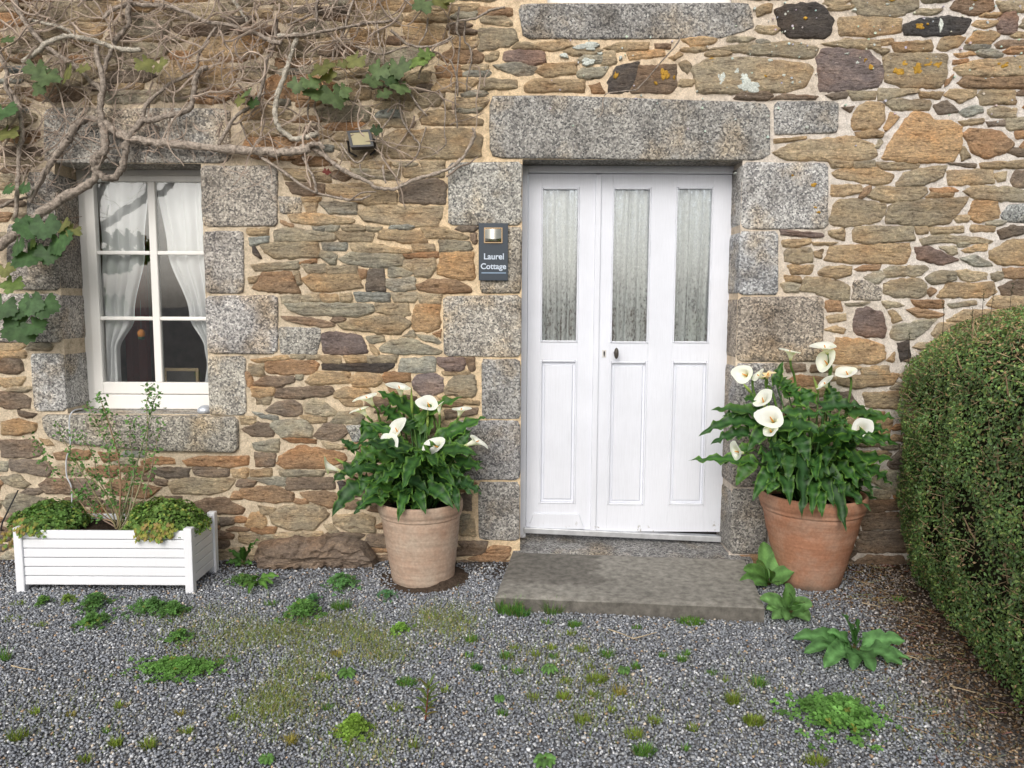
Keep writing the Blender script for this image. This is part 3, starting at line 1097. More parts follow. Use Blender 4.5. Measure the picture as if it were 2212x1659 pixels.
def try_fill(n, wr, hr, codes, region=None):
    rnd = random.Random(int(wr[0] * 1000) + n)
    for _ in range(n):
        w = rnd.uniform(*wr); h = rnd.uniform(*hr)
        x = rnd.uniform(X0, X1 - w); z = rnd.uniform(-.03, Z1 - h)
        i0 = int((x - X0) / RES); j0 = int((z + .05) / RES)
        i1 = int((x + w - X0) / RES) + 1; j1 = int((z + h + .05) / RES) + 1
        if cover[j0:j1, i0:i1].any(): continue
        # let it grow sideways until it meets a neighbour
        while i0 > 1 and not cover[j0:j1, i0 - 1].any() and (i1 - i0) * RES < wr[1]: i0 -= 1
        while i1 < len(gx) - 1 and not cover[j0:j1, i1].any() and (i1 - i0) * RES < wr[1]: i1 += 1
        x, w = X0 + i0 * RES, (i1 - i0) * RES
        c1, c2, c3, c4 = (rnd.uniform(.02, .3) for _ in range(4))
        e = rnd.uniform(.1, .5); e2 = rnd.uniform(.1, .5)
        P = [(x, z + h * e), (x + w * c1, z + h * rnd.uniform(.9, 1)), (x + w * (1 - c2), z + h * rnd.uniform(.9, 1)), (x + w, z + h * (1 - e2)),
             (x + w * (1 - c3), z + h * rnd.uniform(0, .1)), (x + w * c4, z + h * rnd.uniform(0, .1))]
        cd = rnd.choice(codes if z > .55 else 'dddrgr')  # browner stones low on the wall, partly standing in for base shadow
        stone_list.append((cd, P, False))
        mark(P, .010)


try_fill(2500, (.22, .44), (.075, .13), 'oogrdO')
try_fill(4000, (.14, .34), (.05, .085), 'oogrdg')
try_fill(25000, (.08, .24), (.028, .05), 'oogrd')
try_fill(30000, (.03, .14), (.016, .03), 'oogrds')


def in_view(P):
    cx = sum(p[0] for p in P) / len(P); cz = sum(p[1] for p in P) / len(P)
    return abs(cx) < 2.9 and cz < 3.1


def area(P):
    return abs(sum(P[i][0] * P[(i + 1) % len(P)][1] - P[(i + 1) % len(P)][0] * P[i][1] for i in range(len(P)))) / 2


# mortar bed with the openings left out
wall = None
cell = .0125
wx = np.arange(X0, X1 + .001, cell); wz = np.arange(-.06, Z1 + .001, cell)
for (a, b, c, d) in OPEN:
    for v in (a, b): wx[np.argmin(abs(wx - v))] = v
    for v in (c, d):
        if -.05 < v < Z1: wz[np.argmin(abs(wz - v))] = v
WV = [(x, .0035 - .004 * mnoise.noise((x * 6, z * 8, 1)) - .0045 * mnoise.noise((x * 24, z * 30, 5)) - .003 * mnoise.noise((x * 60, z * 70, 9)), z) for z in wz for x in wx]
WF = []
n_ = len(wx)
for j in range(len(wz) - 1):
    for i in range(n_ - 1):
        mx_, mz_ = (wx[i] + wx[i + 1]) / 2, (wz[j] + wz[j + 1]) / 2
        if any(a < mx_ < b and c < mz_ < d for a, b, c, d in OPEN): continue
        WF.append((j * n_ + i, j * n_ + i + 1, (j + 1) * n_ + i + 1, (j + 1) * n_ + i))
wall = np_mesh('wall', np.array(WV), np.array(WF), np.ones((len(WV), 3)), M['mortar'], cottage, (0, 0, 0), smooth=True)

ranked = sorted(stone_list, key=lambda s: -(area(s[1]) if in_view(s[1]) else 0))
srnd = random.Random(5)
rest = MB()
for i, (code, P, traced) in enumerate(ranked):
    if i >= 300 and code in 'wW': code = 'g'
    base = PAL[code]
    k = srnd.uniform(.80, 1.15)
    hue = srnd.uniform(-.07, .07)
    col = (base[0] * k * (1 + hue), base[1] * k, base[2] * k * (1 - hue))
    gran = code in 'wW'
    mb = MB() if i < 300 else rest
    stone_geo(mb, P, srnd, col, srnd.uniform(.005, .011), rough=.004 if gran else .007, jit=.004 if gran else .010, layer=.3 if gran else 1.0,
              round_=srnd.uniform(.015, .07), grow=.0185, bevel=.005, slush=True)
    if i < 300:
        mb.build('stone', M['granite'] if gran else M['stone'], wall, smooth=True)
rest.build('small_stone', M['stone'], wall, smooth=True, kind='stuff')

for nm, P, tint in dress_polys:
    mb = MB()
    k = srnd.uniform(.84, 1.08)
    stone_geo(mb, P, srnd, tuple(c * k for c in tint), srnd.uniform(.006, .012) if nm != 'window sill' else .03, deep=.24, jit=.003, bevel=.012, rough=.0035,
              layer=.3, round_=.05, step=.03)
    nm2 = {'q': 'granite_block', 'door lintel': 'door_lintel', 'window lintel': 'window_lintel', 'window sill': 'window_sill'}[nm]
    mb.build(nm2, M['granite'], cottage, smooth=True)

# reveals behind the dressings (mortar in the joints of the jambs)
for (a, b, c, d) in OPEN[:2]:
    c2 = max(c, -.05)
    for q0_, q1_ in (((a - .05, .006, c2), (a - .006, .30, d + .05)), ((b + .006, .006, c2), (b + .05, .30, d + .05)), ((a - .005, .006, d + .006), (b + .005, .30, d + .05))):
        MB().box(q0_, q1_).build('reveal', M['mortar'], cottage)
MB().box((WL - .004, .004, WB - .06), (WR + .004, .30, WB - .004)).build('reveal', M['granite'], cottage)

# lichen on the stones: crusty patches, each a low mound with its own ragged edge
LICHEN = [('E', 1025, 575, 48, 70, 'y'), ('E', 1395, 560, 75, 110, 'y'), ('E', 1325, 632, 34, 36, 'y'), ('E', 1745, 455, 75, 60, 'y'), ('E', 1460, 590, 28, 42, 'y'),
          ('E', 812, 352, 230, 62, 'w'), ('E', 820, 470, 120, 80, 'w'), ('E', 640, 420, 70, 60, 'w'), ('E', 905, 410, 50, 40, 'w'),
          ('E', 1815, 610, 66, 150, 'w'), ('E', 2030, 650, 210, 120, 'w'), ('E', 1935, 540, 50, 45, 'w'), ('E', 1990, 590, 80, 80, 'w'), ('E', 1745, 612, 32, 30, 'w'),
          ('E', 1635, 690, 30, 26, 'w'), ('E', 2180, 458, 46, 40, 'w'), ('E', 1730, 685, 30, 25, 'w'), ('E', 1060, 435, 34, 50, 'w'),
          ('D', 465, 148, 50, 44, 'y'), ('D', 985, 540, 62, 60, 'y'), ('D', 938, 478, 34, 44, 'y'), ('D', 1210, 570, 110, 90, 'y'), ('D', 1265, 505, 60, 80, 'y'),
          ('D', 1350, 550, 90, 110, 'y'), ('D', 1420, 500, 130, 70, 'y'), ('D', 1510, 520, 90, 70, 'y'), ('D', 2035, 515, 85, 70, 'y'), ('D', 2170, 540, 50, 50, 'y'),
          ('D', 1365, 220, 90, 60, 'y'), ('D', 1435, 200, 40, 36, 'y'), ('D', 1155, 5, 80, 36, 'y'), ('D', 1800, 0, 120, 30, 'y'), ('D', 525, 1480, 48, 44, 'y'),
          ('D', 150, 615, 36, 40, 'y'), ('D', 2015, 738, 60, 30, 'y'), ('D', 1540, 200, 46, 120, 'w'), ('D', 865, 85, 46, 44, 'w'), ('D', 1115, 40, 36, 34, 'w'),
          ('D', 180, 484, 50, 42, 'w'), ('D', 360, 660, 34, 30, 'w'), ('D', 420, 662, 34, 34, 'w'), ('D', 292, 605, 30, 34, 'w'), ('D', 245, 865, 44, 40, 'w'),
          ('D', 795, 432, 40, 34, 'w'), ('D', 880, 505, 36, 34, 'w'), ('D', 1780, 75, 50, 40, 'w'), ('D', 1820, 245, 46, 30, 'w'), ('D', 475, 1020, 44, 38, 'w'),
          ('C', 620, 190, 46, 44, 'y'), ('C', 635, 360, 36, 34, 'y'), ('C', 660, 395, 40, 40, 'y'), ('C', 463, 117, 26, 26, 'y'), ('V', 1925, 100, 30, 20, 'w')]
lrnd = random.Random(3)
for (z, x, y, w, h, cc) in LICHEN:
    s = ZONES[z][2]
    c = wallp(z, x, y)
    e = wallp(z, x + w / 2, y + h / 2)
    rx, rz = abs(e.x - c.x), abs(e.z - c.z)
    mb = MB()
    kk = lrnd.uniform(.85, 1.1)
    nb_ = max(3, min(12, int(rx * rz * 9000) + 3))
    for q in range(nb_):
        f = 0 if q == 0 else math.sqrt(lrnd.random()) * .72
        a0 = lrnd.uniform(0, 6.283)
        bx_, bz_ = c.x + rx * f * math.cos(a0), c.z + rz * f * math.sin(a0)
        br_ = (.62 if q == 0 else lrnd.uniform(.22, .45))
        sd = lrnd.uniform(0, 99)
        P = []
        for k in range(11):
            a = 2 * math.pi * k / 11
            r = br_ * (1 + .5 * mnoise.noise((math.cos(a) * 1.9, math.sin(a) * 1.9, sd)) + lrnd.uniform(-.18, .18))
            P.append((bx_ + rx * r * math.cos(a), bz_ + rz * r * math.sin(a)))
        k2 = kk * lrnd.uniform(.85, 1.15)
        col = tuple(v * k2 for v in ((.46, .27, .05) if cc == 'y' else (.60, .63, .58)))
        stone_geo(mb, P, lrnd, col, .0135 + lrnd.uniform(0, .0012), deep=.012, jit=.003, bevel=.003, rough=.0012, step=.008, round_=.2)
    mb.build('lichen_patch', M['lichen'], wall, smooth=True)
dots = MB()
for _ in range(150):
    px = lrnd.uniform(1180, 2212); py = abs(lrnd.gauss(0, 130)) + 5
    if py > 380 or (1190 < px < 1570 and py < 80): continue
    c = onY(px, py)
    r = lrnd.choice((.003, .004, .005, .007))
    P = [(c.x + r * math.cos(a) * lrnd.uniform(.7, 1.2), c.z + r * math.sin(a) * lrnd.uniform(.7, 1.2)) for a in np.arange(0, 6.28, .9)]
    n = len(P)
    ys = -.0135 - lrnd.uniform(0, .002)
    dots.add([(x, ys, z) for x, z in P] + [(x, 0, z) for x, z in P], [tuple(range(n - 1, -1, -1))] + [(k, (k + 1) % n, n + (k + 1) % n, n + k) for k in range(n)], tuple(lrnd.uniform(.8, 1.1) * v for v in (.58, .60, .57)))
dots.build('lichen_speckle', M['lichen'], wall, kind='stuff')

# ------------------------------------------------------------------ the door (two leaves) in its frame
YD = .20                                  # face of the door leaves


def dpt(x, y, Y=YD):
    p = onY(x, y, Y)
    return p.x, p.z


wp = M['door_paint']
dz0 = onY(1350, 1148, YD).z               # bottom of the leaves
dzt = onY(1350, 376, YD).z                # top of the leaves
dxl, dxa = dpt(1139, 760)[0], dpt(1283, 760)[0]
dxb, dxr = dpt(1294, 760)[0], dpt(1571, 760)[0]
fz = DT + .002
fr = MB()
fr.box((DL - .02, YD - .012, dz0 - .04), (dxl - .002, YD + .08, fz)).box((dxr + .002, YD - .012, dz0 - .04), (DR + .02, YD + .08, fz))
fr.box((dxl - .002, YD - .012, dzt + .003), (dxr + .002, YD + .08, fz))
fr.build('door_frame', wp, cottage, bevel=.004)


def leaf(name, xa, xb, glass, panels):
    """a panelled leaf: stiles and rails round the openings, glazing beads, raised panels, panes"""
    t = .045
    root = None
    xs = sorted({xa, xb} | {v for g in glass + panels for v in (g[0], g[2])})
    zs = sorted({dz0, dzt} | {v for g in glass + panels for v in (g[1], g[3])})
    mb = MB()
    # rails and stiles as boxes that butt: full-height stiles, rails between
    op = glass + panels
    cols = sorted({(g[0], g[2]) for g in op})
    edges = [xa] + [v for c in cols for v in c] + [xb]
    for i in range(0, len(edges), 2):
        mb.box((edges[i], YD, dz0), (edges[i + 1], YD + t, dzt))
    for c in cols:
        col_op = sorted([g for g in op if (g[0], g[2]) == c], key=lambda g: g[1])
        zc = [dz0] + [v for g in col_op for v in (g[1], g[3])] + [dzt]
        for i in range(0, len(zc), 2):
            mb.box((c[0], YD + .0008, zc[i]), (c[1], YD + t, zc[i + 1]))
    root = mb.build(name, wp, cottage, bevel=.0015)
    for (x0, z0, x1, z1) in glass:
        w = .010
        b = MB()
        for (a, c, d, e) in ((x0, z0, x0 + w, z1), (x1 - w, z0, x1, z1), (x0 + w, z0, x1 - w, z0 + w), (x0 + w, z1 - w, x1 - w, z1)):
            b.box((a, YD - .006, c), (d, YD + .02, e))
        b.build('glazing_bead', wp, root, bevel=.005)
        MB().box((x0 + .004, YD + .020, z0 + .004), (x1 - .004, YD + .024, z1 - .004)).build('glass_pane', M['glass'], root)
    for (x0, z0, x1, z1) in panels:
        b = MB()
        w = .012
        for (a, c, d, e) in ((x0, z0, x0 + w, z1), (x1 - w, z0, x1, z1), (x0 + w, z0, x1 - w, z0 + w), (x0 + w, z1 - w, x1 - w, z1)):
            b.box((a, YD - .004, c), (d, YD + .02, e))
        b.build('panel_moulding', wp, root, bevel=.005)
        p = MB()
        i1, i2 = .012, .030
        xa_, xb_, za_, zb_ = x0 + i1, x1 - i1, z0 + i1, z1 - i1
        yb, yf = YD + .016, YD + .006
        q = [(xa_, yb, za_), (xb_, yb, za_), (xb_, yb, zb_), (xa_, yb, zb_)]
        s = i2 * .42
        q1 = [(xa_ + s, yb, za_ + s), (xb_ - s, yb, za_ + s), (xb_ - s, yb, zb_ - s), (xa_ + s, yb, zb_ - s)]
        s2 = i2 * .62
        q2 = [(xa_ + s2, yf, za_ + s2), (xb_ - s2, yf, za_ + s2), (xb_ - s2, yf, zb_ - s2), (xa_ + s2, yf, zb_ - s2)]
        vv = q + q1 + q2
        ff = []
        for o in (0, 4):
            for k in range(4): ff.append((o + k, o + (k + 1) % 4, o + 4 + (k + 1) % 4, o + 4 + k))
        ff.append((8, 9, 10, 11))
        p.add(vv, ff)
        p.build('raised_panel', wp, root)
    return root


def gl(x0, y0, x1, y1):
    a = dpt(x0, y1); b = dpt(x1, y0)
    return [a[0], a[1], b[0], b[1]]


G1, G2, G3 = gl(1166, 406, 1251, 739), gl(1315, 406, 1405, 741), gl(1449, 405, 1540, 741)
P1, P2, P3 = gl(1165, 778, 1249, 1088), gl(1314, 781, 1402, 1091), gl(1446, 781, 1533, 1091)
for g, p in ((G1, P1), (G2, P2), (G3, P3)):           # glass above and panel below share their stiles
    m0, m1 = (g[0] + p[0]) / 2, (g[2] + p[2]) / 2
    g[0] = p[0] = m0; g[2] = p[2] = m1
leafA = leaf('narrow_door_leaf', dxl, dxa, [tuple(G1)], [tuple(P1)])
leafB = leaf('wide_door_leaf', dxb - .006, dxr, [tuple(G2), tuple(G3)], [tuple(P2), tuple(P3)])
ast = MB().box((dxa - .006, YD - .014, dz0), (dxb - .002, YD + .01, dzt - .004))
ast.build('cover_strip', wp, leafA, bevel=.005)
# kick board with sloping ends on the narrow leaf
a, b_, c, d = dpt(1152, 1108), dpt(1250, 1110), dpt(1262, 1142), dpt(1142, 1140)
kb = MB()
kb.add([(q[0], YD - .012, q[1]) for q in (a, b_, c, d)] + [(q[0], YD + .001, q[1]) for q in (a, b_, c, d)],
       [(3, 2, 1, 0), (0, 1, 5, 4), (1, 2, 6, 5), (2, 3, 7, 6), (3, 0, 4, 7)])
kb.build('kick_board', wp, leafA, bevel=.003)
# lock and oval knob
kx, kz = dpt(1329, 762)
kn = MB()
kn.tube([(kx, YD, kz), (kx, YD - .045, kz)], [.010, .009], 10, (.05, .045, .04))
prof = [(.0, -.062), (.016, -.060), (.024, -.053), (.024, -.047), (.014, -.042), (.0, -.041)]
vs_, fs_ = [], []
for (r, yy) in prof:
    for k in range(20):
        an = 2 * math.pi * k / 20
        vs_.append((kx + r * .55 * math.cos(an), YD + yy, kz + r * 1.35 * math.sin(an)))
for i in range(len(prof) - 1):
    for k in range(20): fs_.append((i * 20 + k, i * 20 + (k + 1) % 20, (i + 1) * 20 + (k + 1) % 20, (i + 1) * 20 + k))
kn.add(vs_, fs_, (.07, .06, .05))
kn.build('door_knob', M['metal_dark'], leafB, smooth=True)
hx, hz = dpt(1305, 764)
MB().box((hx - .012, YD - .003, hz - .022), (hx + .012, YD + .001, hz + .022), (.62, .60, .58)).build('lock_plate', M['plain'], leafB)
MB().box((hx - .0045, YD - .0045, hz - .006), (hx + .0045, YD - .0028, hz + .014), (.01, .01, .01)).box((hx - .003, YD - .0044, hz - .016), (hx + .003, YD - .0027, hz - .006), (.01, .01, .01)).build('keyhole', M['plain'], leafB)
# aluminium weather bar and the granite threshold, both sloping a little to the right
def quadbar(pts, y0, y1, mat, name, par, col):
    P = [(p[0], p[1]) for p in pts]
    MB().add([(x, y0, z) for x, z in P] + [(x, y1, z) for x, z in P],
             [(3, 2, 1, 0), (4, 5, 6, 7), (0, 1, 5, 4), (1, 2, 6, 5), (2, 3, 7, 6), (3, 0, 4, 7)], col).build(name, mat, par, bevel=.004)
quadbar([dpt(1131, 1140, YD - .03), dpt(1560, 1160, YD - .03), dpt(1560, 1172, YD - .03), dpt(1131, 1152, YD - .03)], YD - .03, YD + .02, M['alu'], 'weather_bar', cottage, (.55, .56, .58))
ta, tb = onY(1110, 1162, 0.0), onY(1600, 1187, 0.0)
th = MB()
zt0 = dz0 - .045
segs = 14
tv, tf = [], []
for i in range(segs + 1):
    x = DL - .04 + (DR - DL + .16) * i / segs
    sl = -.022 * i / segs
    w = .004 * mnoise.noise((x * 8, 0, 0))
    tv += [(x, .30, zt0 + sl), (x, .01 + w, zt0 - .012 + sl), (x, -.055 + w, zt0 - .022 + sl), (x, -.068 + w, zt0 - .036 + sl), (x, -.07 + w, -.05)]
for i in range(segs):
    for k in range(4): tf.append((i * 5 + k, i * 5 + k + 1, i * 5 + 6 + k, i * 5 + 5 + k))
tf += [(0, 1, 2, 3, 4), tuple(segs * 5 + k for k in (4, 3, 2, 1, 0))]
th.add(tv, tf, (.70, .70, .71)).build('threshold', M['granite'], cottage)

# lace curtains behind the door glass (hung inside): folded sheets
def curtain_sheet(bounds, Y, folds, depth, rows=40, colsn=60, seed=1, col=(1, 1, 1)):
    """bounds: list of (z, xl, xr) from top to bottom"""
    mb = MB()
    zs = [b[0] for b in bounds]
    vs_, fs_ = [], []
    for r in range(rows + 1):
        z = zs[0] + (zs[-1] - zs[0]) * r / rows
        for k in range(len(bounds) - 1):
            if bounds[k][0] >= z >= bounds[k + 1][0]: break
        f = (bounds[k][0] - z) / max(1e-6, bounds[k][0] - bounds[k + 1][0])
        f = f * f * (3 - 2 * f) if len(bounds) > 2 else f
        xl = bounds[k][1] + (bounds[k + 1][1] - bounds[k][1]) * f
        xr = bounds[k][2] + (bounds[k + 1][2] - bounds[k][2]) * f
        for c in range(colsn + 1):
            u = c / colsn
            ph = 2 * math.pi * folds * u + 1.4 * mnoise.noise((u * 5, seed, z * 1.2)) * 2
            y = Y + depth * math.sin(ph) + depth * .5 * mnoise.noise((u * 9, z * 3, seed))
            vs_.append((xl + (xr - xl) * (u + .012 * math.cos(ph)), y, z))
    w = colsn + 1
    for r in range(rows):
        for c in range(colsn): fs_.append((r * w + c, r * w + c + 1, (r + 1) * w + c + 1, (r + 1) * w + c))
    mb.add(vs_, fs_, col)
    return mb


for i, (g, lab) in enumerate(((G1, 'grey lace curtain behind the glass of the narrow door leaf'), (G2, 'grey lace curtain behind the middle door glass above the knob'), (G3, 'grey lace curtain behind the right door glass beside the door frame'))):
    o = curtain_sheet([(g[3] + .05, g[0] - .03, g[2] + .03), (g[1] - .05, g[0] - .03, g[2] + .03)], YD + .055, 4.6, .017, 40, 64, i * 7 + 2).build('lace_curtain', M['lace'], None, smooth=True)
    tag(o, lab, 'curtain', 'lace curtains in the front door')

# ------------------------------------------------------------------ window, with the room behind it
YW = .205
def wpt(x, y, Y=YW):
    p = onY(x, y, Y)
    return p.x, p.z


wm = M['win_paint']
win = bpy.data.objects.new('window', None)
link(win, cottage, ((WL + WR) / 2, YW, WB))
sx0, sx1 = wpt(211, 600)[0], WR + .03
zt_, zb_ = wpt(300, 392)[1], wpt(300, 826)[1]
sashL = wpt(190, 600)[0]
f = MB()
f.box((WL - .01, YW + .02, WB - .002), (sashL, YW + .10, WT + .01)).box((sashL, YW + .02, zt_ + .035), (WR + .05, YW + .10, WT + .01))
f.build('window_frame', wm, win, bevel=.004)
zr = wpt(300, 851)[1]
MB().box((sashL, YW + .004, WB - .002), (WR + .05, YW + .10, zr - .004)).build('window_bottom_rail', wm, win, bevel=.005)
s = MB()
s.box((sashL + .001, YW, zr), (sx0, YW + .045, zt_ + .034)).box((WR + .012, YW, zr), (WR + .06, YW + .045, zt_ + .034))
s.box((sx0, YW + .001, zb_), (WR + .012, YW + .045, zr))
s.box((sx0, YW + .001, zt_), (WR + .012, YW + .045, zt_ + .034))
s.build('sash', wm, win, bevel=.004)
mxl, mxr = wpt(325, 600)[0], wpt(341, 600)[0]
b1, b2 = wpt(300, 546)[1], wpt(300, 688)[1]
MB().box((mxl, YW + .003, zb_), (mxr, YW + .04, zt_)).build('vertical_glazing_bar', wm, win, bevel=.005)
for zc in (b1, b2):
    MB().box((sx0, YW + .005, zc - .011), (mxl, YW + .038, zc + .011)).box((mxr, YW + .005, zc - .011), (WR + .012, YW + .038, zc + .011)).build('glazing_bar', wm, win, bevel=.005)
zs_ = [zb_, b2 - .011, b2 + .011, b1 - .011, b1 + .011, zt_]
for k in range(3):
    for (xa, xb) in ((sx0, mxl), (mxr, WR + .012)):
        MB().box((xa - .002, YW + .020, zs_[2 * k] - .002), (xb + .002, YW + .0235, zs_[2 * k + 1] + .002)).build('glass_pane', M['glass'], win)

# the room: walls, floor and ceiling that only show through the panes
rx0, rx1, ry0, ry1, rz0, rz1 = -3.6, -1.0, YW + .12, 2.6, .35, 2.45
rm = MB()
rm.add([(rx0, ry0, rz0), (rx1, ry0, rz0), (rx1, ry1, rz0), (rx0, ry1, rz0), (rx0, ry0, rz1), (rx1, ry0, rz1), (rx1, ry1, rz1), (rx0, ry1, rz1)],
       [(0, 1, 2, 3), (7, 6, 5, 4), (1, 5, 6, 2), (2, 6, 7, 3), (3, 7, 4, 0)], (.30, .24, .20))
rm.build('room', M['dark'], cottage)
xa, za = wpt(262, 560, 1.3); xb, zb2 = wpt(322, 860, 1.3)
o = MB().box((xa, 1.3, rz0 + .01), (xb, 1.36, 2.1), (.42, .05, .045)).box((xa + .05, 1.29, rz0 + .1), (xb - .06, 1.301, 1.3), (.36, .04, .036)).build('cupboard_door', M['plain'], None, bevel=.01)
tag(o, 'dark red cupboard door standing inside the room behind the left panes', 'door')
tb_ = thing('picture_frame', (wpt(390, 815, .75)[0], .75, wpt(390, 828, .75)[1]), 'small pale wooden picture frame standing inside the window', 'frame')
fx0, fz1 = wpt(352, 795, .75); fx1, fz0 = wpt(430, 840, .75)
fm = MB()
for (a, c, d, e) in ((fx0, fz0, fx0 + .02, fz1), (fx1 - .02, fz0, fx1, fz1), (fx0 + .02, fz0, fx1 - .02, fz0 + .02), (fx0 + .02, fz1 - .02, fx1 - .02, fz1)):
    fm.box((a, .75, c), (d, .77, e), (.55, .42, .25))
fm.build('frame', M['plain'], tb_, bevel=.003)
MB().box((fx0 + .02, .758, fz0 + .02), (fx1 - .02, .765, fz1 - .02), (.08, .075, .07)).build('picture', M['plain'], tb_)
o = MB().box((wpt(300, 800, .9)[0], .5, .60), (wpt(470, 800, .9)[0], 1.0, fz0 - .003), (.14, .085, .05)).build('table', M['plain'], None, bevel=.01)
tag(o, 'brown wooden table standing behind the window panes', 'table')
# sheer curtains tied back
def zb(z, x, y, Y):
    p = onY(*zp(z, x, y), Y)
    return p.x, p.z


def cur(rows, Y, folds, seed, lab):
    bd = []
    for (z, y, xl, xr) in rows:
        a = zb(z, xl, y, Y); b = zb(z, xr, y, Y)
        bd.append(((a[1] + b[1]) / 2, a[0], b[0]))
    o = curtain_sheet(bd, Y, folds, .016, 60, 60, seed).build('sheer_curtain', M['sheer'], None, smooth=True)
    tag(o, lab, 'curtain', 'sheer curtains in the window')


cur([('P', 190, 790, 1235), ('P', 740, 840, 1200), ('P', 1300, 840, 1110), ('P', 1575, 868, 985), ('H', 250, 868, 990), ('H', 430, 858, 1000)], YW + .075, 3.4, 3,
    'white sheer curtain tied back at the left of the window')
cur([('P', 190, 1300, 1760), ('P', 740, 1385, 1770), ('P', 1290, 1570, 1790), ('P', 1560, 1700, 1800), ('H', 250, 1718, 1800), ('H', 430, 1700, 1800)], YW + .075, 3.4, 9,
    'white sheer curtain drawn to the right of the window')
ox, oz = zb('P', 1172, 1445, YW + .06)
orn = thing('hanging_ornament', (ox, YW + .06, oz - .03), 'round orange ornament hanging behind the lower left pane', 'ornament')
om = MB()
for (dx, dz, rx_, rz_, col, nm) in ((0, .004, .022, .026, (.55, .20, .03), 'body'), (0, -.022, .019, .012, (.03, .07, .03), 'base')):
    mm = MB()
    pr = [(math.sin(t_) * rx_, -math.cos(t_) * rz_) for t_ in np.linspace(.05, 3.09, 9)]
    mm.lathe(pr, (ox + dx, YW + .06, oz + dz), 16, col)
    mm.build(nm, M['plain'], orn, smooth=True)
MB().tube([(ox, YW + .06, oz + .028), (ox + .003, YW + .06, oz + .2)], .0008, 4, (.3, .3, .3)).build('thread', M['plain'], orn)
# upper window: only its white bottom shows
uw = MB().box((UL - .01, .04, UB - .0), (UR + .01, .14, UB + .09)).box((UL - .01, .05, UB + .09), (UL + .06, .14, Z1)).box((UR - .06, .05, UB + .09), (UR + .01, .14, Z1))
uw.build('upper_window_frame', wm, cottage, bevel=.004)
MB().box((UL + .055, .09, UB + .085), (UR - .055, .095, Z1)).build('upper_window_pane', M['glass'], cottage)
MB().box((UL - .3, .5, UB - .3), (UR + .3, .52, Z1 + .2), (.05, .045, .04)).build('upper_room', M['dark'], cottage)

# small things on and by the sill
o = MB()
c = onY(*zp('H', 1690, 668), .06)
c = (c.x, .08, WB - .003)
o.lathe([(.0, .0), (.035, .0), (.042, .008), (.042, .02), (.036, .03), (.02, .042), (.0, .046)], c, 20, (.62, .66, .72))
o = o.build('glass_lamp', M['alu'], None, smooth=True)
tag(o, 'small silvery dome lamp lying on the right end of the window sill', 'lamp')
cb = MB()
cp = [(690, 628, .10), (640, 632, .02), (600, 652, -.05), (578, 700, -.06), (576, 800, -.055), (585, 900, -.05), (580, 960, -.03), (555, 1020, -.025), (548, 1100, -.025), (556, 1190, -.025), (590, 1270, -.03), (597, 1400, -.04), (598, 1560, -.05)]
pts = [wallp('H', x, y, Y) for x, y, Y in cp]
def smooth_pts(pts, n=5):
    out = []
    P = [Vector(p) for p in pts]
    for i in range(len(P) - 1):
        p0, p1, p2, p3 = P[max(i - 1, 0)], P[i], P[i + 1], P[min(i + 2, len(P) - 1)]
        for k in range(n):
            t = k / n
            out.append(.5 * ((2 * p1) + (p2 - p0) * t + (2 * p0 - 5 * p1 + 4 * p2 - p3) * t * t + (3 * p1 - p0 - 3 * p2 + p3) * t ** 3))
    out.append(P[-1])
    return out
o = cb.tube(smooth_pts(pts), .0042, 6, (.55, .57, .60)).build('cable', M['plain'], None, smooth=True)
tag(o, 'thin grey white cable hanging over the window sill down the wall', 'cable')
o = MB().tube([groundp('Q', -30, 520) + Vector((0, .02, .0)), wallp('Q', 20, 350, -.2), wallp('Q', 150, 85, -.05)], [.006, .005, .004], 6, (.02, .02, .022)).build('metal_rod', M['metal_dark'], None)
tag(o, 'thin black rod leaning on the wall left of the planter', 'rod')

# ------------------------------------------------------------------ house sign
a = onY(1034, 482, -.03); b = onY(1097, 606, -.03)
sg = thing('house_sign', ((a.x + b.x) / 2, -.02, b.z), 'dark slate blue house sign with white lettering beside the door', 'sign')
pl = MB().box((a.x, -.034, b.z), (b.x, -.024, a.z), (.030, .042, .058))
pl.build('plate', M['sign'], sg, bevel=.001)
MB().box((a.x + .02, -.024, b.z + .02), (b.x - .02, -.012, a.z - .02), (.02, .02, .02)).build('back_box', M['metal_dark'], sg)
la = onY(1048, 494, -.034); lb = onY(1083, 523, -.034)
lw, lh = lb.x - la.x, la.z - lb.z
lm = MB()
lv, lf = [], []
NSEG = 12
for i in range(NSEG + 1):
    u = i / NSEG
    x = la.x + lw * u
    bul = .022 * math.sin(math.pi * u) + .010
    lv += [(x, -.0345, la.z), (x, -.0345 - bul, la.z - .004), (x, -.0345 - bul, lb.z + .014 + .006 * (1 - math.sin(math.pi * u))), (x, -.0345 - bul * .75, lb.z + .004), (x, -.0345, lb.z)]
for i in range(NSEG):
    for k in range(4): lf.append((i * 5 + k, i * 5 + k + 1, i * 5 + 6 + k, i * 5 + 5 + k))
lf += [(0, 1, 2, 3, 4), tuple(NSEG * 5 + k for k in (4, 3, 2, 1, 0))]
lm.add(lv, lf, (.80, .77, .68)).build('lamp_shade', M['brass'], sg)
brd = MB()
w_ = .006
for (x0, z0, x1, z1) in ((la.x - w_, lb.z - w_, la.x, la.z + w_), (lb.x, lb.z - w_, lb.x + w_, la.z + w_), (la.x, lb.z - w_, lb.x, lb.z), (la.x, la.z, lb.x, la.z + w_)):
    brd.box((x0, -.040, z0), (x1, -.0338, z1), (.30, .22, .14))
brd.build('lamp_rim', M['brass'], sg)


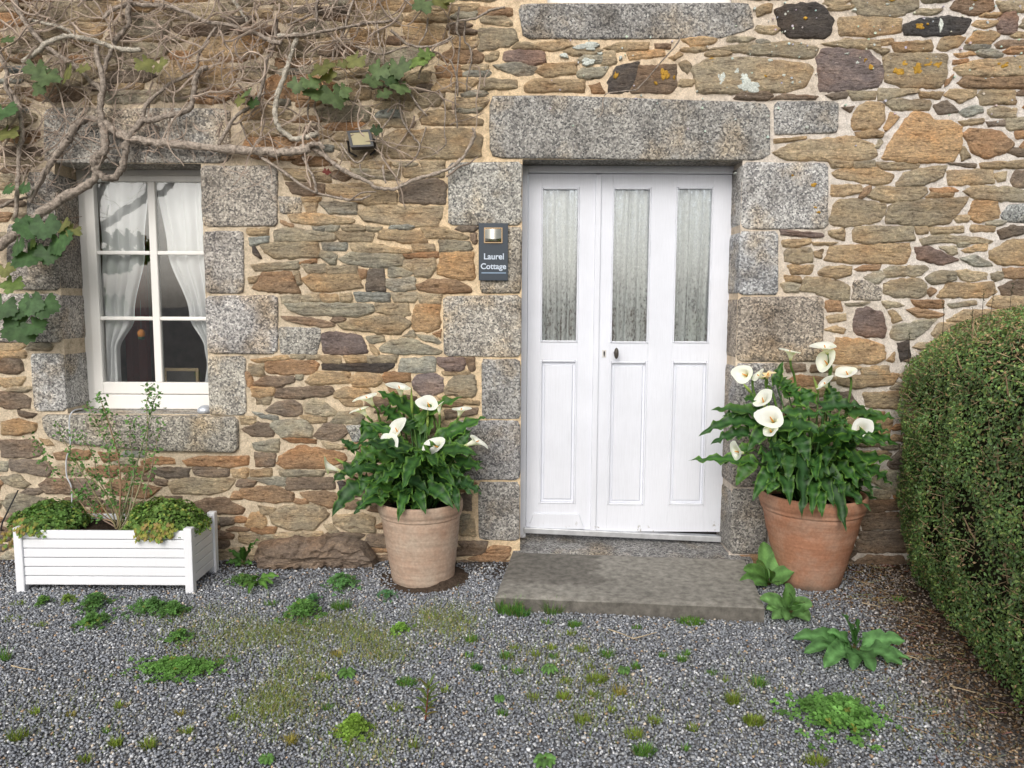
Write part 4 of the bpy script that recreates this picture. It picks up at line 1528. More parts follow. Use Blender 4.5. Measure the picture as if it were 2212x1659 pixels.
def text_mesh(txt, cx, z, width, y, name, par, mat, col):
    cu = bpy.data.curves.new(name, 'FONT')
    cu.body = txt
    cu.align_x = 'CENTER'
    cu.extrude = .004
    cu.offset = .02
    tmp = bpy.data.objects.new('tmp', cu)
    COL.objects.link(tmp)
    bpy.context.view_layer.update()
    me = bpy.data.meshes.new_from_object(tmp.evaluated_get(bpy.context.evaluated_depsgraph_get()))
    bpy.data.objects.remove(tmp)
    bpy.data.curves.remove(cu)
    V = np.array([v.co[:] for v in me.vertices])
    s = width / (V[:, 0].max() - V[:, 0].min())
    W = np.stack([cx + V[:, 0] * s - (V[:, 0].max() + V[:, 0].min()) / 2 * s, np.where(V[:, 2] > 0, y - .0014, y), z + V[:, 1] * s], 1)
    F = [tuple(p.vertices) for p in me.polygons]
    bpy.data.meshes.remove(me)
    MB().add([tuple(w) for w in W], F, col).build(name, mat, par)


sc_x = (a.x + b.x) / 2
text_mesh('Laurel', onY(1067, 555, -.034).x, onY(1067, 560, -.034).z, onY(1089, 555, -.034).x - onY(1046, 555, -.034).x, -.0341, 'lettering', sg, M['plain'], (.55, .62, .72))
text_mesh('Cottage', onY(1066, 580, -.034).x, onY(1066, 581, -.034).z, onY(1094, 555, -.034).x - onY(1039, 555, -.034).x, -.0341, 'lettering', sg, M['plain'], (.55, .62, .72))
u0, u1 = onY(1040, 588, -.034), onY(1093, 591, -.034)
MB().box((u0.x, -.0352, u1.z), (u1.x, -.0340, u0.z), (.22, .30, .40)).build('underline', M['plain'], sg)

# ------------------------------------------------------------------ floodlight
fl = thing('floodlight', tuple(wallp('F', 1000, 1260, -.03)), 'small black floodlight with pale yellow panel fixed on the wall among the vine', 'floodlight')
A = [Vector(wallp('F', x, y, Y)) for x, y, Y in ((885, 1085, -.075), (1082, 1072, -.075), (1110, 1212, -.105), (918, 1222, -.105))]
nrm = (A[1] - A[0]).cross(A[3] - A[0]).normalized()
if nrm.y > 0: nrm = -nrm
B = [p - nrm * .030 for p in A]
cfl = sum(A, Vector()) / 4
hs_ = MB()
I1 = [p.lerp(cfl, .24) for p in A]
I2 = [p - nrm * .005 for p in I1]
hs_.add(A + B + I1 + I2, [(0, 1, 5, 4), (1, 2, 6, 5), (2, 3, 7, 6), (3, 0, 4, 7), (7, 6, 5, 4)] + [(k, (k + 1) % 4, 8 + (k + 1) % 4, 8 + k) for k in range(4)]
        + [(8 + k, 8 + (k + 1) % 4, 12 + (k + 1) % 4, 12 + k) for k in range(4)], (.022, .023, .026))
hs_.build('housing', M['metal_dark'], fl)
MB().add([p + nrm * .0006 for p in I2], [(0, 1, 2, 3)], (.36, .32, .19)).build('lens', M['plain'], fl)
bk = MB()
for s_ in (0, 1):
    e = (A[1] + A[2]) / 2 if s_ else (A[0] + A[3]) / 2
    sdv = (A[1] - A[0]).normalized() * (.008 if s_ else -.008)
    bk.tube([e + sdv - nrm * .015, e + sdv - nrm * .03 + Vector((0, .02, -.05)), Vector((e.x * .6 + cfl.x * .4, -.012, e.z - .075))], .006, 4, (.02, .02, .022))
bk.build('bracket', M['metal_dark'], fl)

# ------------------------------------------------------------------ doorstep slab and the rock at the wall foot
zs = .072
C4 = [onZ(1070, 1288, zs), onZ(1652, 1311, zs), onZ(1608, 1207, zs), onZ(1108, 1191, zs)]
st = MB()
n = 16
tv, tf = [], []
rs = random.Random(9)
def lerp4(u, v):
    return (C4[0].lerp(C4[1], u)).lerp(C4[3].lerp(C4[2], u), v)
NU, NV = 48, 20
for j in range(NV + 1):
    for i in range(NU + 1):
        p = lerp4(i / NU, j / NV)
        edge = min(i, NU - i, j, NV - j)
        z = zs + .0022 * mnoise.noise((p.x * 6, p.y * 6, 2)) - (.006 if edge == 0 else 0)
        q = p.copy()
        if edge == 0:
            q.x += .004 * mnoise.noise((p.x * 25, p.y * 25, 4)); q.y += .004 * mnoise.noise((p.x * 25, p.y * 25, 14))
        g = mnoise.noise((p.x * 2.2, p.y * 3, 7)) + .5 * mnoise.noise((p.x * 7, p.y * 9, 7))
        wet = (i / NU < .38 + .1 * mnoise.noise((0, p.y * 9, 1)) and j / NV > .30 + .15 * mnoise.noise((p.x * 7, 0, 1)))
        k_ = .92 + .16 * g
        col = (.27 * k_, .255 * k_, .225 * k_)
        if wet: col = tuple(c * .80 * k_ for c in (.22, .205, .18))
        tv.append(((q.x, q.y, z), col))
W_ = NU + 1
for j in range(NV):
    for i in range(NU): tf.append((j * W_ + i, j * W_ + i + 1, (j + 1) * W_ + i + 1, (j + 1) * W_ + i))
border = [i for i in range(W_)] + [j * W_ + NU for j in range(1, NV + 1)] + [NV * W_ + i for i in range(NU - 1, -1, -1)] + [j * W_ for j in range(NV - 1, 0, -1)]
base = len(tv)
for k in border:
    (x, y, z), c = tv[k]
    tv.append(((x, y, -.05), (.125, .115, .10)))
    tv.append(((x, y - .0015, z - .003), (.135, .125, .11)))
nb = len(border)
for k in range(nb):
    k2 = (k + 1) % nb
    tf.append((base + 2 * k, base + 2 * k2, base + 2 * k2 + 1, base + 2 * k + 1))
    tf.append((base + 2 * k + 1, base + 2 * k2 + 1, border[k2], border[k]))
st.add([v for v, c in tv], tf, [c for v, c in tv])
o = st.build('doorstep', M['slab'], None, smooth=False)
tag(o, 'worn grey brown stone slab lying before the white door', 'doorstep')

rk = MB()
P = [(wallp('J', x, y, -.10)) for x, y in ((85, 150), (115, 95), (250, 55), (500, 42), (760, 55), (860, 95), (930, 190), (945, 260), (900, 300), (620, 300), (300, 275), (100, 255))]
stone_geo(rk, [(p.x, max(p.z, -.03)) for p in P], random.Random(4), (.25, .19, .145), .10, deep=.02, jit=.02, bevel=.045, rough=.05, layer=1.3, Y0=-.04, step=.014)
o = rk.build('foundation_rock', M['stone'], None, smooth=False)
tag(o, 'large brown layered rock lying at the foot of the wall beside the left pot', 'rock')

# ------------------------------------------------------------------ terracotta pots
def pot(name, cx, cy, rt, rb, h, mat, label, tilt=(0, 0)):
    g = gz(cx, cy) - .01
    o = thing(name, (cx, cy, g), label, 'plant pot', 'terracotta pots beside the door')
    body = MB()
    t_ = .022
    prof = [(rb * .2, 0), (rb * .94, 0), (rb, .012)]
    for k in range(1, 12):
        f = k / 12
        prof.append((rb + (rt * .93 - rb) * (f ** .92) + .0018 * math.sin(k * 2.2), .012 + (h * .82 - .012) * f))
    prof += [(rt * .935, h * .82), (rt * .935 - t_, h * .86), (rt * .85, h * .6), (rb * .9, .05)]
    body.lathe(prof, (cx, cy, g), 72, (1, 1, 1), tilt)
    body.build('body', mat, o, smooth=True)
    rim = MB()
    rp = [(rt * .93, h * .815), (rt * .955, h * .825), (rt * .965, h * .845), (rt * .955, h * .858), (rt * .985, h * .875), (rt, h * .92), (rt * .998, h * .975), (rt * .98, h), (rt * .95, h * 1.003), (rt * .92, h * .985), (rt * .90, h * .9), (rt * .88, h * .82)]
    rim.lathe(rp, (cx, cy, g), 72, (1, 1, 1), tilt)
    rim.build('rim', mat, o, smooth=True)
    so = MB()
    sv, sf = [(cx + tilt[0] * h, cy, g + h * .9)], []
    for ri, r in enumerate((.3, .6, .88)):
        for k in range(28):
            an = 2 * math.pi * k / 28
            sv.append((cx + tilt[0] * h + rt * r * math.cos(an), cy + rt * r * math.sin(an), g + h * .89 + .018 * mnoise.noise((k * .6, ri * 3.0, cx)) - .01 * r))
    for k in range(28):
        sf.append((0, 1 + k, 1 + (k + 1) % 28))
        for ri in range(2): sf.append((1 + ri * 28 + k, 1 + (ri + 1) * 28 + k, 1 + (ri + 1) * 28 + (k + 1) % 28, 1 + ri * 28 + (k + 1) % 28))
    so.add(sv, sf, (.028, .02, .014)).build('soil', M['soil'], o, smooth=True)
    return o


pa = groundp('L', 810, 1575)      # nearest point of the foot of the left pot
RB_A, RT_A, H_A = .165, .228, .445
PA = Vector((pa.x + .012, pa.y + RB_A, 0))
pot('terracotta_pot', PA.x, PA.y, RT_A, RB_A, H_A, M['pot_a'], 'pale dusty terracotta pot standing left of the door beside the rock', (-.03, 0))
pb = groundp('I', 795, 1612)
RB_B, RT_B, H_B = .155, .272, .50
PB = Vector((pb.x + .03, pb.y + RB_B, 0))
pot('terracotta_pot', PB.x, PB.y, RT_B, RB_B, H_B, M['pot_b'], 'orange terracotta pot with dark stained foot standing between the door and hedge')
# earth heaped round the foot of the left pot
eh = MB()
ev, ef = [], []
for i in range(5):
    r = RB_A - .02 + .032 * i
    for k in range(36):
        an = 2 * math.pi * k / 36
        hgt = max(0, .045 * (1 - i / 3.6) + .03 * mnoise.noise((math.cos(an) * 2.5 + i * .8, math.sin(an) * 2.5, 6)) * (1 - i / 5)) * (.55 + .45 * math.cos(an - .2))
        x, y = PA.x + r * math.cos(an), PA.y + r * math.sin(an)
        ev.append((x, y, gz(x, y) + hgt - .004 - (.02 if i == 4 else 0)))
for i in range(4):
    for k in range(36): ef.append((i * 36 + k, i * 36 + (k + 1) % 36, (i + 1) * 36 + (k + 1) % 36, (i + 1) * 36 + k))
o = eh.add(ev, ef, (.085, .062, .046)).build('earth_heap', M['soil'], None, smooth=True, kind='stuff')
tag(o, 'crumbly dark earth heaped round the foot of the left pot', 'earth')

# ------------------------------------------------------------------ white planter box
q0 = groundp('Q', 120, 938); q1 = groundp('Q', 1615, 928)
bx0, bx1, by0 = q0.x, q1.x, (q0.y + q1.y) / 2
by1 = min(by0 + .345, -.07)
bt = .335
pt = thing('planter_box', ((bx0 + bx1) / 2, (by0 + by1) / 2, 0), 'long white slatted planter box standing under the window', 'planter')
pw = .042
pvc = M['pvc']
for (x, y) in ((bx0, by0), (bx1 - pw, by0), (bx0, by1 - pw), (bx1 - pw, by1 - pw)):
    MB().box((x, y, gz(x, y) - .006), (x + pw, y + pw, bt)).build('post', pvc, pt, bevel=.004)
nsl = 6
sh = (bt - .012 - .035) / nsl
for k in range(nsl):
    z0 = .035 + sh * k
    for (a, b) in (((bx0 + pw, by0 + .010, z0), (bx1 - pw, by0 + .026, z0 + sh - .0035)), ((bx0 + pw, by1 - .026, z0), (bx1 - pw, by1 - .010, z0 + sh - .0035)),
                   ((bx0 + .010, by0 + pw, z0), (bx0 + .026, by1 - pw, z0 + sh - .0035)), ((bx1 - .026, by0 + pw, z0), (bx1 - .010, by1 - pw, z0 + sh - .0035))):
        MB().box(a, b).build('slat', pvc, pt, bevel=.004)
lin = MB().box((bx0 + .027, by0 + .027, .04), (bx1 - .027, by1 - .027, bt - .075), (.02, .02, .02))
lin.build('liner', M['plain'], pt)
so = MB()
NX, NYs = 30, 10
sv, sf = [], []
for j in range(NYs + 1):
    for i in range(NX + 1):
        x = bx0 + .027 + (bx1 - bx0 - .054) * i / NX; y = by0 + .027 + (by1 - by0 - .054) * j / NYs
        sv.append((x, y, bt - .045 + .02 * mnoise.noise((x * 9, y * 9, 0))))
for j in range(NYs):
    for i in range(NX): sf.append((j * (NX + 1) + i, j * (NX + 1) + i + 1, (j + 1) * (NX + 1) + i + 1, (j + 1) * (NX + 1) + i))
so.add(sv, sf, (.032, .022, .016)).build('soil', M['soil'], pt, smooth=True)

# ------------------------------------------------------------------ leaf, flower and tuft builders
UPV = Vector((0, 0, 1))


def blade(mb, base, tip, width, bow=.12, hint=(0, -.55, .85), prof='arrow', wave=.0, freq=14, fold=.25, nseg=14, col=(.035, .10, .022), edge=(.10, .20, .03), rib=(.10, .20, .05), rnd=rng, curl=0):
    base, tip = Vector(base), Vector(tip)
    ch = tip - base
    ln = ch.length
    ctrl = (base + tip) / 2 + UPV * (bow * ln)
    ph = rnd.uniform(0, 6.28); ph2 = rnd.uniform(0, 6.28)
    hint = Vector(hint)
    us = (-1, -.62, -.12, .12, .62, 1)
    vs_, cs_, fs_ = [], [], []
    for i in range(nseg + 1):
        s = i / nseg
        p = base * (1 - s) ** 2 + ctrl * (2 * s * (1 - s)) + tip * s * s
        tg = ((ctrl - base) * (1 - s) + (tip - ctrl) * s).normalized()
        lat = tg.cross(hint)
        if lat.length < .05: lat = tg.cross(Vector((0, -1, .1)))
        lat.normalize()
        nm = lat.cross(tg).normalized()
        if nm.dot(hint) < 0: nm = -nm
        if prof == 'arrow':
            w = (.62 + .38 * min(1, s / .16)) if s < .16 else max(0, (1 - s) / .84) ** .78 * (1 + .16 * math.sin(math.pi * min(1, (s - .16) / .84)))
        elif prof == 'ovate':
            w = math.sin(math.pi * min(1, max(0, s * .93 + .05)) ** .8) ** .75
            if s == 1: w = .06
        elif prof == 'strap':
            w = (min(1, s / .25) ** .8) * (max(0, (1 - s)) ** .5) * 1.15
        else:
            w = max(0, 1 - s) ** .6
        w *= width * .5
        for u in us:
            back = 0
            if prof == 'arrow' and s < .16: back = (1 - s / .16) * abs(u) * width * .34
            off = wave * width * (math.sin(freq * s + ph + (1.3 if u > 0 else 0)) + .6 * math.sin(freq * 1.73 * s + ph2 + u)) * (abs(u) ** 2) * min(1, 4 * (1 - s) + .15)
            q = p + lat * (u * w) + nm * (fold * abs(u) * w + off) - tg * back
            q -= UPV * (curl * s * s * abs(u) * width)
            vs_.append(q)
            k = abs(u)
            cc = rib if k < .2 else (edge if k > .9 else col)
            cs_.append(cc)
    m = len(us)
    for i in range(nseg):
        for k in range(m - 1): fs_.append((i * m + k, i * m + k + 1, (i + 1) * m + k + 1, (i + 1) * m + k))
    mb.add(vs_, fs_, cs_)


def spathe_parts(base, mouth, tipdir, L, Rr, parent, stem_pts, rnd, wilt=False):
    base, mouth, tipdir = Vector(base), Vector(mouth), Vector(tipdir)
    ax = (mouth - base).normalized()
    tp = (tipdir - ax * tipdir.dot(ax))
    if tp.length < .05: tp = Vector((0, 0, 1)) - ax * ax.z
    tp.normalize()
    sd = ax.cross(tp)
    nt_, na = 12, 26
    vs_, cs_, fs_ = [], [], []
    ph = rnd.uniform(0, 6)
    for i in range(nt_ + 1):
        t = i / nt_
        for j in range(na + 1):
            th = -math.pi * 1.06 + 2.12 * math.pi * j / na
            front = (1 + math.cos(th)) / 2
            r = .007 + Rr * (.34 * t + .22 * t * t + .48 * t ** 4)
            z = L * (t ** .85) * (.60 + .40 * front)
            if t > .72: z -= L * (t - .72) ** 1.4 * 1.2 * (1 - .55 * front)
            r += Rr * .30 * t ** 3 * math.exp(-(th / .38) ** 2)           # pointed tip
            r += Rr * .10 * t ** 3 * math.sin(3 * th + ph)
            if abs(th) > math.pi: r *= .93
            if wilt: r *= .7 + .3 * math.sin(5 * th + ph); z *= .85
            q = base + ax * z + (tp * math.cos(th) + sd * math.sin(th)) * r
            vs_.append(q)
            g = max(0, 1 - t / .27)
            w = (.92, .915, .88)
            y = (.62, .64, .22)
            c = tuple(w[k] * (1 - g) + y[k] * g for k in range(3))
            if wilt: c = tuple(c[k] * (1, .80, .55)[k] for k in range(3))
            cs_.append(c)
    for i in range(nt_):
        for j in range(na): fs_.append((i * (na + 1) + j, i * (na + 1) + j + 1, (i + 1) * (na + 1) + j + 1, (i + 1) * (na + 1) + j))
    f = MB().add(vs_, fs_, cs_).build('flower', M['petal'], parent, smooth=True)
    MB().tube([base + ax * .008, base + ax * (L * .35), base + ax * (L * .68)], [.0045, .0042, .0025], 8, (.68, .30, .06)).build('spadix', M['plain'], f, smooth=True)
    sp = smooth_pts([base + ax * .006, base - ax * .035] + [Vector(p) for p in stem_pts], 5)
    MB().tube(sp, [.0065] * len(sp), 8, (.11, .20, .045)).build('stem', M['leaf_soft'], f, smooth=True)
    return f


def bud(base, tip, parent, col=(.30, .40, .10)):
    base, tip = Vector(base), Vector(tip)
    MB().tube([base, base.lerp(tip, .3), base.lerp(tip, .65), tip], [.006, .0085, .006, .001], 8, col).build('bud', M['leaf_soft'], parent, smooth=True)


def lily(zn, C, rt, rimz, leaves, flowers, buds, label, seed, ytop, yrim, fs=1.0):
    rnd = random.Random(seed)
    o = thing('calla_lily', (C.x, C.y, rimz - .04), label, 'lily', 'calla lilies in the terracotta pots')

    def depth(x, y):
        p = onY(*zp(zn, x, y), C.y)
        dx = min(1.0, abs(p.x - C.x) / (rt * 1.7))
        f = min(1.15, max(0, (y - ytop) / (yrim - ytop)))
        d = .14 - (.14 + rt + .02) * f
        return C.y + d * math.sqrt(max(.10, 1 - dx * dx * .85))

    def leafy(b, t, w, bow, rr):
        k = rr.uniform(.75, 1.35)
        yl = rr.random() < .16
        col = (.016 * k, .056 * k, .014 * k) if not yl else (.05, .115, .022)
        mb = MB()
        blade(mb, b, t, w, bow, (rr.uniform(-.3, .3), -.6, .8), 'arrow', rr.uniform(.10, .21), rr.uniform(17, 27), rr.uniform(.12, .45), 18, col,
              (.095 * k, .20 * k, .035), (.045 * k, .12 * k, .03), rr)
        root = Vector((C.x + (b.x - C.x) * .25 + rr.uniform(-.03, .03), C.y + (b.y - C.y) * .25, rimz - .05))
        mid = root.lerp(b, .55) + UPV * .05
        pp = smooth_pts([root, mid, b], 4)
        mb.tube(pp, .0045, 5, (.05, .12, .03))
        mb.build('leaf', M['leaf'], o, smooth=True)

    for (bx, by, tx, ty, w) in leaves:
        Yb, Yt = depth(bx, by) + .02, depth(tx, ty) - .01
        b = onY(*zp(zn, bx, by), Yb); t = onY(*zp(zn, tx, ty), Yt)
        ln = (t - b).length
        drop = b.z - t.z
        leafy(b, t, w * 1.15, (.20 if drop > .03 else .08) + rnd.uniform(-.04, .06), rnd)
    for k in range(60):                      # the leaves in the thick of the plant
        an = rnd.uniform(0, 2 * math.pi)
        h = rnd.uniform(.05, .30) if k % 3 else rnd.uniform(.0, .1)
        r0 = rnd.uniform(.03, rt * .62); r1 = r0 + rnd.uniform(.14, .25)
        b = Vector((C.x + r0 * math.cos(an), C.y + r0 * math.sin(an), rimz + h))
        t = Vector((C.x + r1 * math.cos(an + rnd.uniform(-.5, .5)), min(C.y + r1 * math.sin(an), -.045), rimz + h + rnd.uniform(-.12, .14)))
        if b.y > -.05: b.y = -.05
        leafy(b, t, rnd.uniform(.075, .10), rnd.uniform(.0, .22), rnd)
    for (mx_, my_, bx, by, sx, sy, dy, L, Rr, tip, wl) in flowers:
        L *= 1.18 * fs; Rr *= 1.06 * fs; dy = dy * .85 + .006
        Yb = depth(bx, by) + (.0 if dy > -.03 else .03) - .03
        b = onY(*zp(zn, bx, by), Yb); m = onY(*zp(zn, mx_, my_), Yb + dy)
        s = onY(*zp(zn, sx, sy), depth(sx, sy) + .05)
        root = Vector((C.x + (s.x - C.x) * .4, C.y + .02, rimz - .04))
        spathe_parts(b, m, tip, L, Rr, o, [s, root], rnd, wl)
    for (bx, by, tx, ty) in buds:
        b = onY(*zp(zn, bx, by), depth(bx, by)); t = onY(*zp(zn, tx, ty), depth(bx, by))
        bud(b, t, o)
        MB().tube(smooth_pts([b, b.lerp(Vector((C.x, C.y, rimz)), .5) + UPV * .02, Vector((C.x, C.y, rimz))], 4), .005, 6, (.09, .17, .04)).build('bud_stem', M['leaf_soft'], o, smooth=True)
    return o


LV_A = [(780, 300, 515, 130, .10), (660, 390, 322, 560, .10), (820, 350, 1142, 175, .085), (990, 470, 1312, 320, .095), (470, 690, 188, 800, .11), (385, 830, 182, 1052, .095),
        (500, 900, 345, 1035, .07), (560, 780, 412, 985, .09), (740, 850, 668, 1090, .065), (790, 880, 872, 1035, .07), (900, 840, 1075, 992, .08), (880, 660, 1088, 835, .09),
        (800, 650, 930, 805, .075), (720, 790, 895, 885, .085), (560, 720, 790, 715, .075), (1065, 850, 1115, 1020, .055), (1120, 800, 1278, 890, .07), (1120, 650, 1292, 700, .08),
        (1000, 720, 1155, 755, .07), (640, 620, 350, 640, .075), (450, 440, 405, 335, .07), (870, 420, 905, 265, .075), (1110, 540, 1195, 440, .06), (650, 330, 525, 240, .085),
        (990, 520, 1108, 560, .07), (800, 600, 945, 630, .07), (350, 560, 242, 482, .05), (760, 400, 720, 330, .09), (520, 560, 330, 690, .10), (640, 700, 540, 900, .09),
        (860, 560, 1000, 660, .09), (740, 540, 640, 660, .08), (450, 760, 400, 880, .08), (960, 560, 1010, 420, .09), (600, 860, 540, 950, .07), (1010, 850, 1050, 930, .07)]
FL_A = [(668, 62, 692, 170, 706, 262, -.025, .078, .047, (-.7, -.1, .6), 0), (425, 160, 490, 238, 545, 375, -.03, .085, .046, (-.7, -.3, .6), 0), (375, 245, 440, 315, 495, 395, -.02, .07, .036, (-.8, -.2, .3), 0),
        (628, 360, 685, 465, 722, 690, -.075, .085, .046, (.2, -.3, .9), 0), (590, 500, 655, 545, 705, 640, -.07, .075, .040, (-.6, -.3, .7), 0), (885, 212, 908, 265, 960, 470, -.05, .07, .042, (-.8, -.2, .4), 0),
        (1140, 240, 1113, 320, 1080, 512, -.02, .066, .036, (.7, -.2, .5), 0), (915, 515, 992, 560, 940, 655, -.07, .088, .044, (-.8, -.3, -.3), 0), (1270, 490, 1158, 532, 1040, 680, -.03, .105, .034, (.8, -.2, -.5), 0),
        (120, 660, 248, 716, 300, 730, -.03, .105, .030, (-.5, -.2, .7), 0), (968, 190, 972, 300, 962, 470, -.01, .065, .014, (.3, 0, .9), 0)]
BD_A = [(772, 290, 765, 95), (885, 390, 887, 255), (285, 665, 205, 620)]
rimA = H_A
lily('L', PA, RT_A, rimA, LV_A, FL_A, BD_A, 'calla lily with white flowers growing in the pale left pot', 21, 250, 985)

LV_B = [(480, 570, 182, 535, .075), (460, 620, 110, 690, .085), (400, 680, 180, 740, .07), (430, 840, 50, 832, .065), (420, 840, 330, 985, .08), (540, 900, 430, 1075, .075), (510, 790, 560, 960, .085),
        (620, 930, 652, 1100, .07), (720, 800, 722, 1185, .085), (780, 960, 782, 1168, .065), (800, 850, 912, 1115, .075), (880, 900, 985, 1258, .085), (1000, 800, 1142, 1050, .085),
        (1050, 700, 1300, 745, .095), (1100, 590, 1275, 582, .075), (1060, 830, 1265, 828, .075), (1100, 880, 1255, 980, .085), (850, 520, 1100, 515, .08), (610, 620, 850, 690, .11), (640, 560, 860, 560, .09),
        (640, 430, 570, 330, .08), (700, 480, 615, 370, .09), (760, 480, 720, 400, .09), (900, 480, 880, 385, .08), (1000, 545, 1180, 560, .08), (570, 380, 610, 245, .05), (460, 470, 375, 470, .06),
        (880, 750, 860, 880, .075), (940, 860, 1060, 1000, .07), (820, 1020, 842, 1172, .06), (560, 960, 515, 1035, .06), (700, 700, 760, 860, .09), (560, 730, 600, 880, .08), (640, 800, 640, 960, .08),
        (960, 650, 1000, 760, .09), (1080, 640, 1240, 660, .08), (520, 660, 400, 780, .09), (900, 600, 1000, 620, .09), (930, 930, 960, 1040, .06), (740, 620, 640, 720, .09), (460, 540, 250, 570, .07), (420, 760, 260, 860, .06)]
FL_B = [(648, 138, 655, 238, 690, 415, -.025, .080, .048, (-.8, -.2, .5), 0), (845, 118, 872, 200, 880, 420, -.02, .075, .054, (-.8, .2, .4), 0), (838, 215, 882, 275, 852, 505, -.07, .085, .053, (.2, -.4, .9), 0),
        (972, 280, 1002, 340, 990, 520, -.05, .072, .046, (-.8, -.3, .3), 0), (355, 312, 405, 335, 450, 470, -.05, .075, .046, (-.9, -.2, .3), 0), (440, 312, 490, 345, 520, 480, -.03, .06, .036, (.2, -.5, -.6), 0),
        (525, 300, 515, 350, 560, 470, -.03, .055, .030, (.6, -.2, .6), 1), (478, 420, 500, 508, 520, 640, -.07, .085, .046, (.3, -.4, .9), 0), (515, 545, 560, 615, 570, 760, -.085, .10, .060, (-.7, -.4, .6), 0),
        (525, 635, 545, 672, 560, 780, -.06, .06, .036, (.2, -.6, -.6), 0), (1082, 630, 1068, 668, 1000, 775, -.085, .085, .046, (.5, -.4, .7), 0), (290, 770, 375, 788, 450, 830, -.055, .085, .040, (-.4, -.3, .8), 0),
        (850, 362, 870, 400, 860, 480, -.01, .05, .044, (.8, -.2, .3), 0)]
BD_B = [(820, 430, 790, 335), (420, 430, 372, 372)]
lily('I', PB, RT_B, H_B, LV_B, FL_B, BD_B, 'calla lily with large white flowers growing in the orange right pot', 22, 330, 1060, .86)

# ------------------------------------------------------------------ box hedge
def hx_left(y):
    """x of the hedge's left face at depth y (m)"""
    return float(np.interp(y, [-3.2, -2.3, -1.9, -1.5, -1.1, -.7, -.35, -.1], [1.66, 1.66, 1.70, 1.80, 1.89, 1.98, 2.09, 2.17]))


HPROF = [(.10, 0), (.045, .18), (.0, .42), (.0, .90), (.01, 1.14), (.05, 1.25), (.16, 1.33), (.40, 1.43), (.9, 1.54), (1.4, 1.56), (1.9, 1.46), (2.15, 1.2), (2.2, .8), (2.1, 0)]
HLEN = [0]
for q in range(len(HPROF) - 1):
    HLEN.append(HLEN[-1] + math.hypot(HPROF[q + 1][0] - HPROF[q][0], HPROF[q + 1][1] - HPROF[q][1]))


def hedge_pt(y, phi):
    """point and outward normal on the clipped surface, phi 0 (left foot) .. pi (right foot)"""
    s = phi / math.pi * HLEN[-1]

    def at(v):
        v = min(max(v, 0), HLEN[-1])
        return Vector((float(np.interp(v, HLEN, [q[0] for q in HPROF])), float(np.interp(v, HLEN, [q[1] for q in HPROF]))))
    p = (at(s - .06) + at(s) * 2 + at(s + .06)) / 4
    t = at(s + .08) - at(s - .08)
    nrm = Vector((-t.y, 0, t.x))
    if nrm.length < 1e-4: nrm = Vector((-1, 0, 0))
    nrm.normalize()
    hs2 = float(np.interp(y, [-3.2, -2, -1, -.4, -.2, -.05], [1.08, 1.06, 1.03, 1.0, .985, .96]))
    P = Vector((hx_left(y) + p.x, y, p.y * hs2))
    n = .04 * mnoise.noise((P.x * 2.4, y * 2.4, P.z * 2.4)) + .03 * mnoise.noise((P.x * 7, y * 7, P.z * 7))
    return P + nrm * n, nrm


hedge = thing('box_hedge', (2.6, -1.5, 0), 'large clipped green box hedge standing at the right beside the orange pot', 'hedge')
core = MB()
cv, cf = [], []
NYh, NP = 40, 28
for j in range(NYh + 1):
    y = -3.15 + 3.05 * j / NYh
    for i in range(NP + 1):
        p, n = hedge_pt(y, math.pi * i / NP)
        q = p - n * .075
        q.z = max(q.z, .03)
        cv.append(q)
for j in range(NYh):
    for i in range(NP): cf.append((j * (NP + 1) + i, j * (NP + 1) + i + 1, (j + 1) * (NP + 1) + i + 1, (j + 1) * (NP + 1) + i))
cf.append(tuple(range(NP + 1))); cf.append(tuple(NYh * (NP + 1) + i for i in range(NP, -1, -1)))
core.add(cv, cf, (.028, .026, .014)).build('dark_core', M['soil'], hedge, smooth=True)  # solid dark core added inside the leaf shell for opacity
hr = random.Random(77)
LPs, LNs, LC, LS = [], [], [], []
NL = 90000
for _ in range(NL):
    u = hr.random()
    if u < .07:                          # the end by the wall
        phi = hr.uniform(.15, math.pi - .9); y = -.10 + hr.uniform(-.03, .05)
        p, n = hedge_pt(-.12, phi)
        f_ = hr.uniform(.3, 1)
        n = Vector((n.x * .5, .8, n.z * .4)).normalized()
        p = Vector((p.x + (1 - f_) * .5, y, p.z * f_))
    else:
        y = -.08 - 2.6 * hr.random() ** 1.15
        phi = hr.uniform(0.0, 1.75)
        p, n = hedge_pt(y, phi)
    clump = mnoise.noise((p.x * 5, p.y * 5, p.z * 5))
    hole = mnoise.noise((p.x * 3.1 + 9, p.y * 3.1, p.z * 3.1))
    if hole > .33 and hr.random() < .75: continue
    p = p - n * (abs(hr.gauss(0, .035)) - .012 - .03 * max(0, clump))
    if p.z < .02: continue
    LPs.append(p)
    nn = (n + Vector((hr.gauss(0, .55), hr.gauss(0, .55), hr.gauss(.25, .5)))).normalized()
    LNs.append(nn)
    top = max(0, n.z)
    k = hr.uniform(.7, 1.9) * (1 + .5 * clump)  # light and dark clumps put into the leaf colour for depth
    r = hr.random()
    if r < .06 + .16 * top * (p.z > 1.0): c = (.34 * k, .23 * k, .12 * k)      # dry clippings
    elif r < .34: c = (.19 * k, .26 * k, .075 * k)                           # young tips, lighter also as painted leaf highlights
    else: c = (.11 * k, .19 * k, .062 * k)
    LC.append(c)
    LS.append(hr.uniform(.0062, .0115))


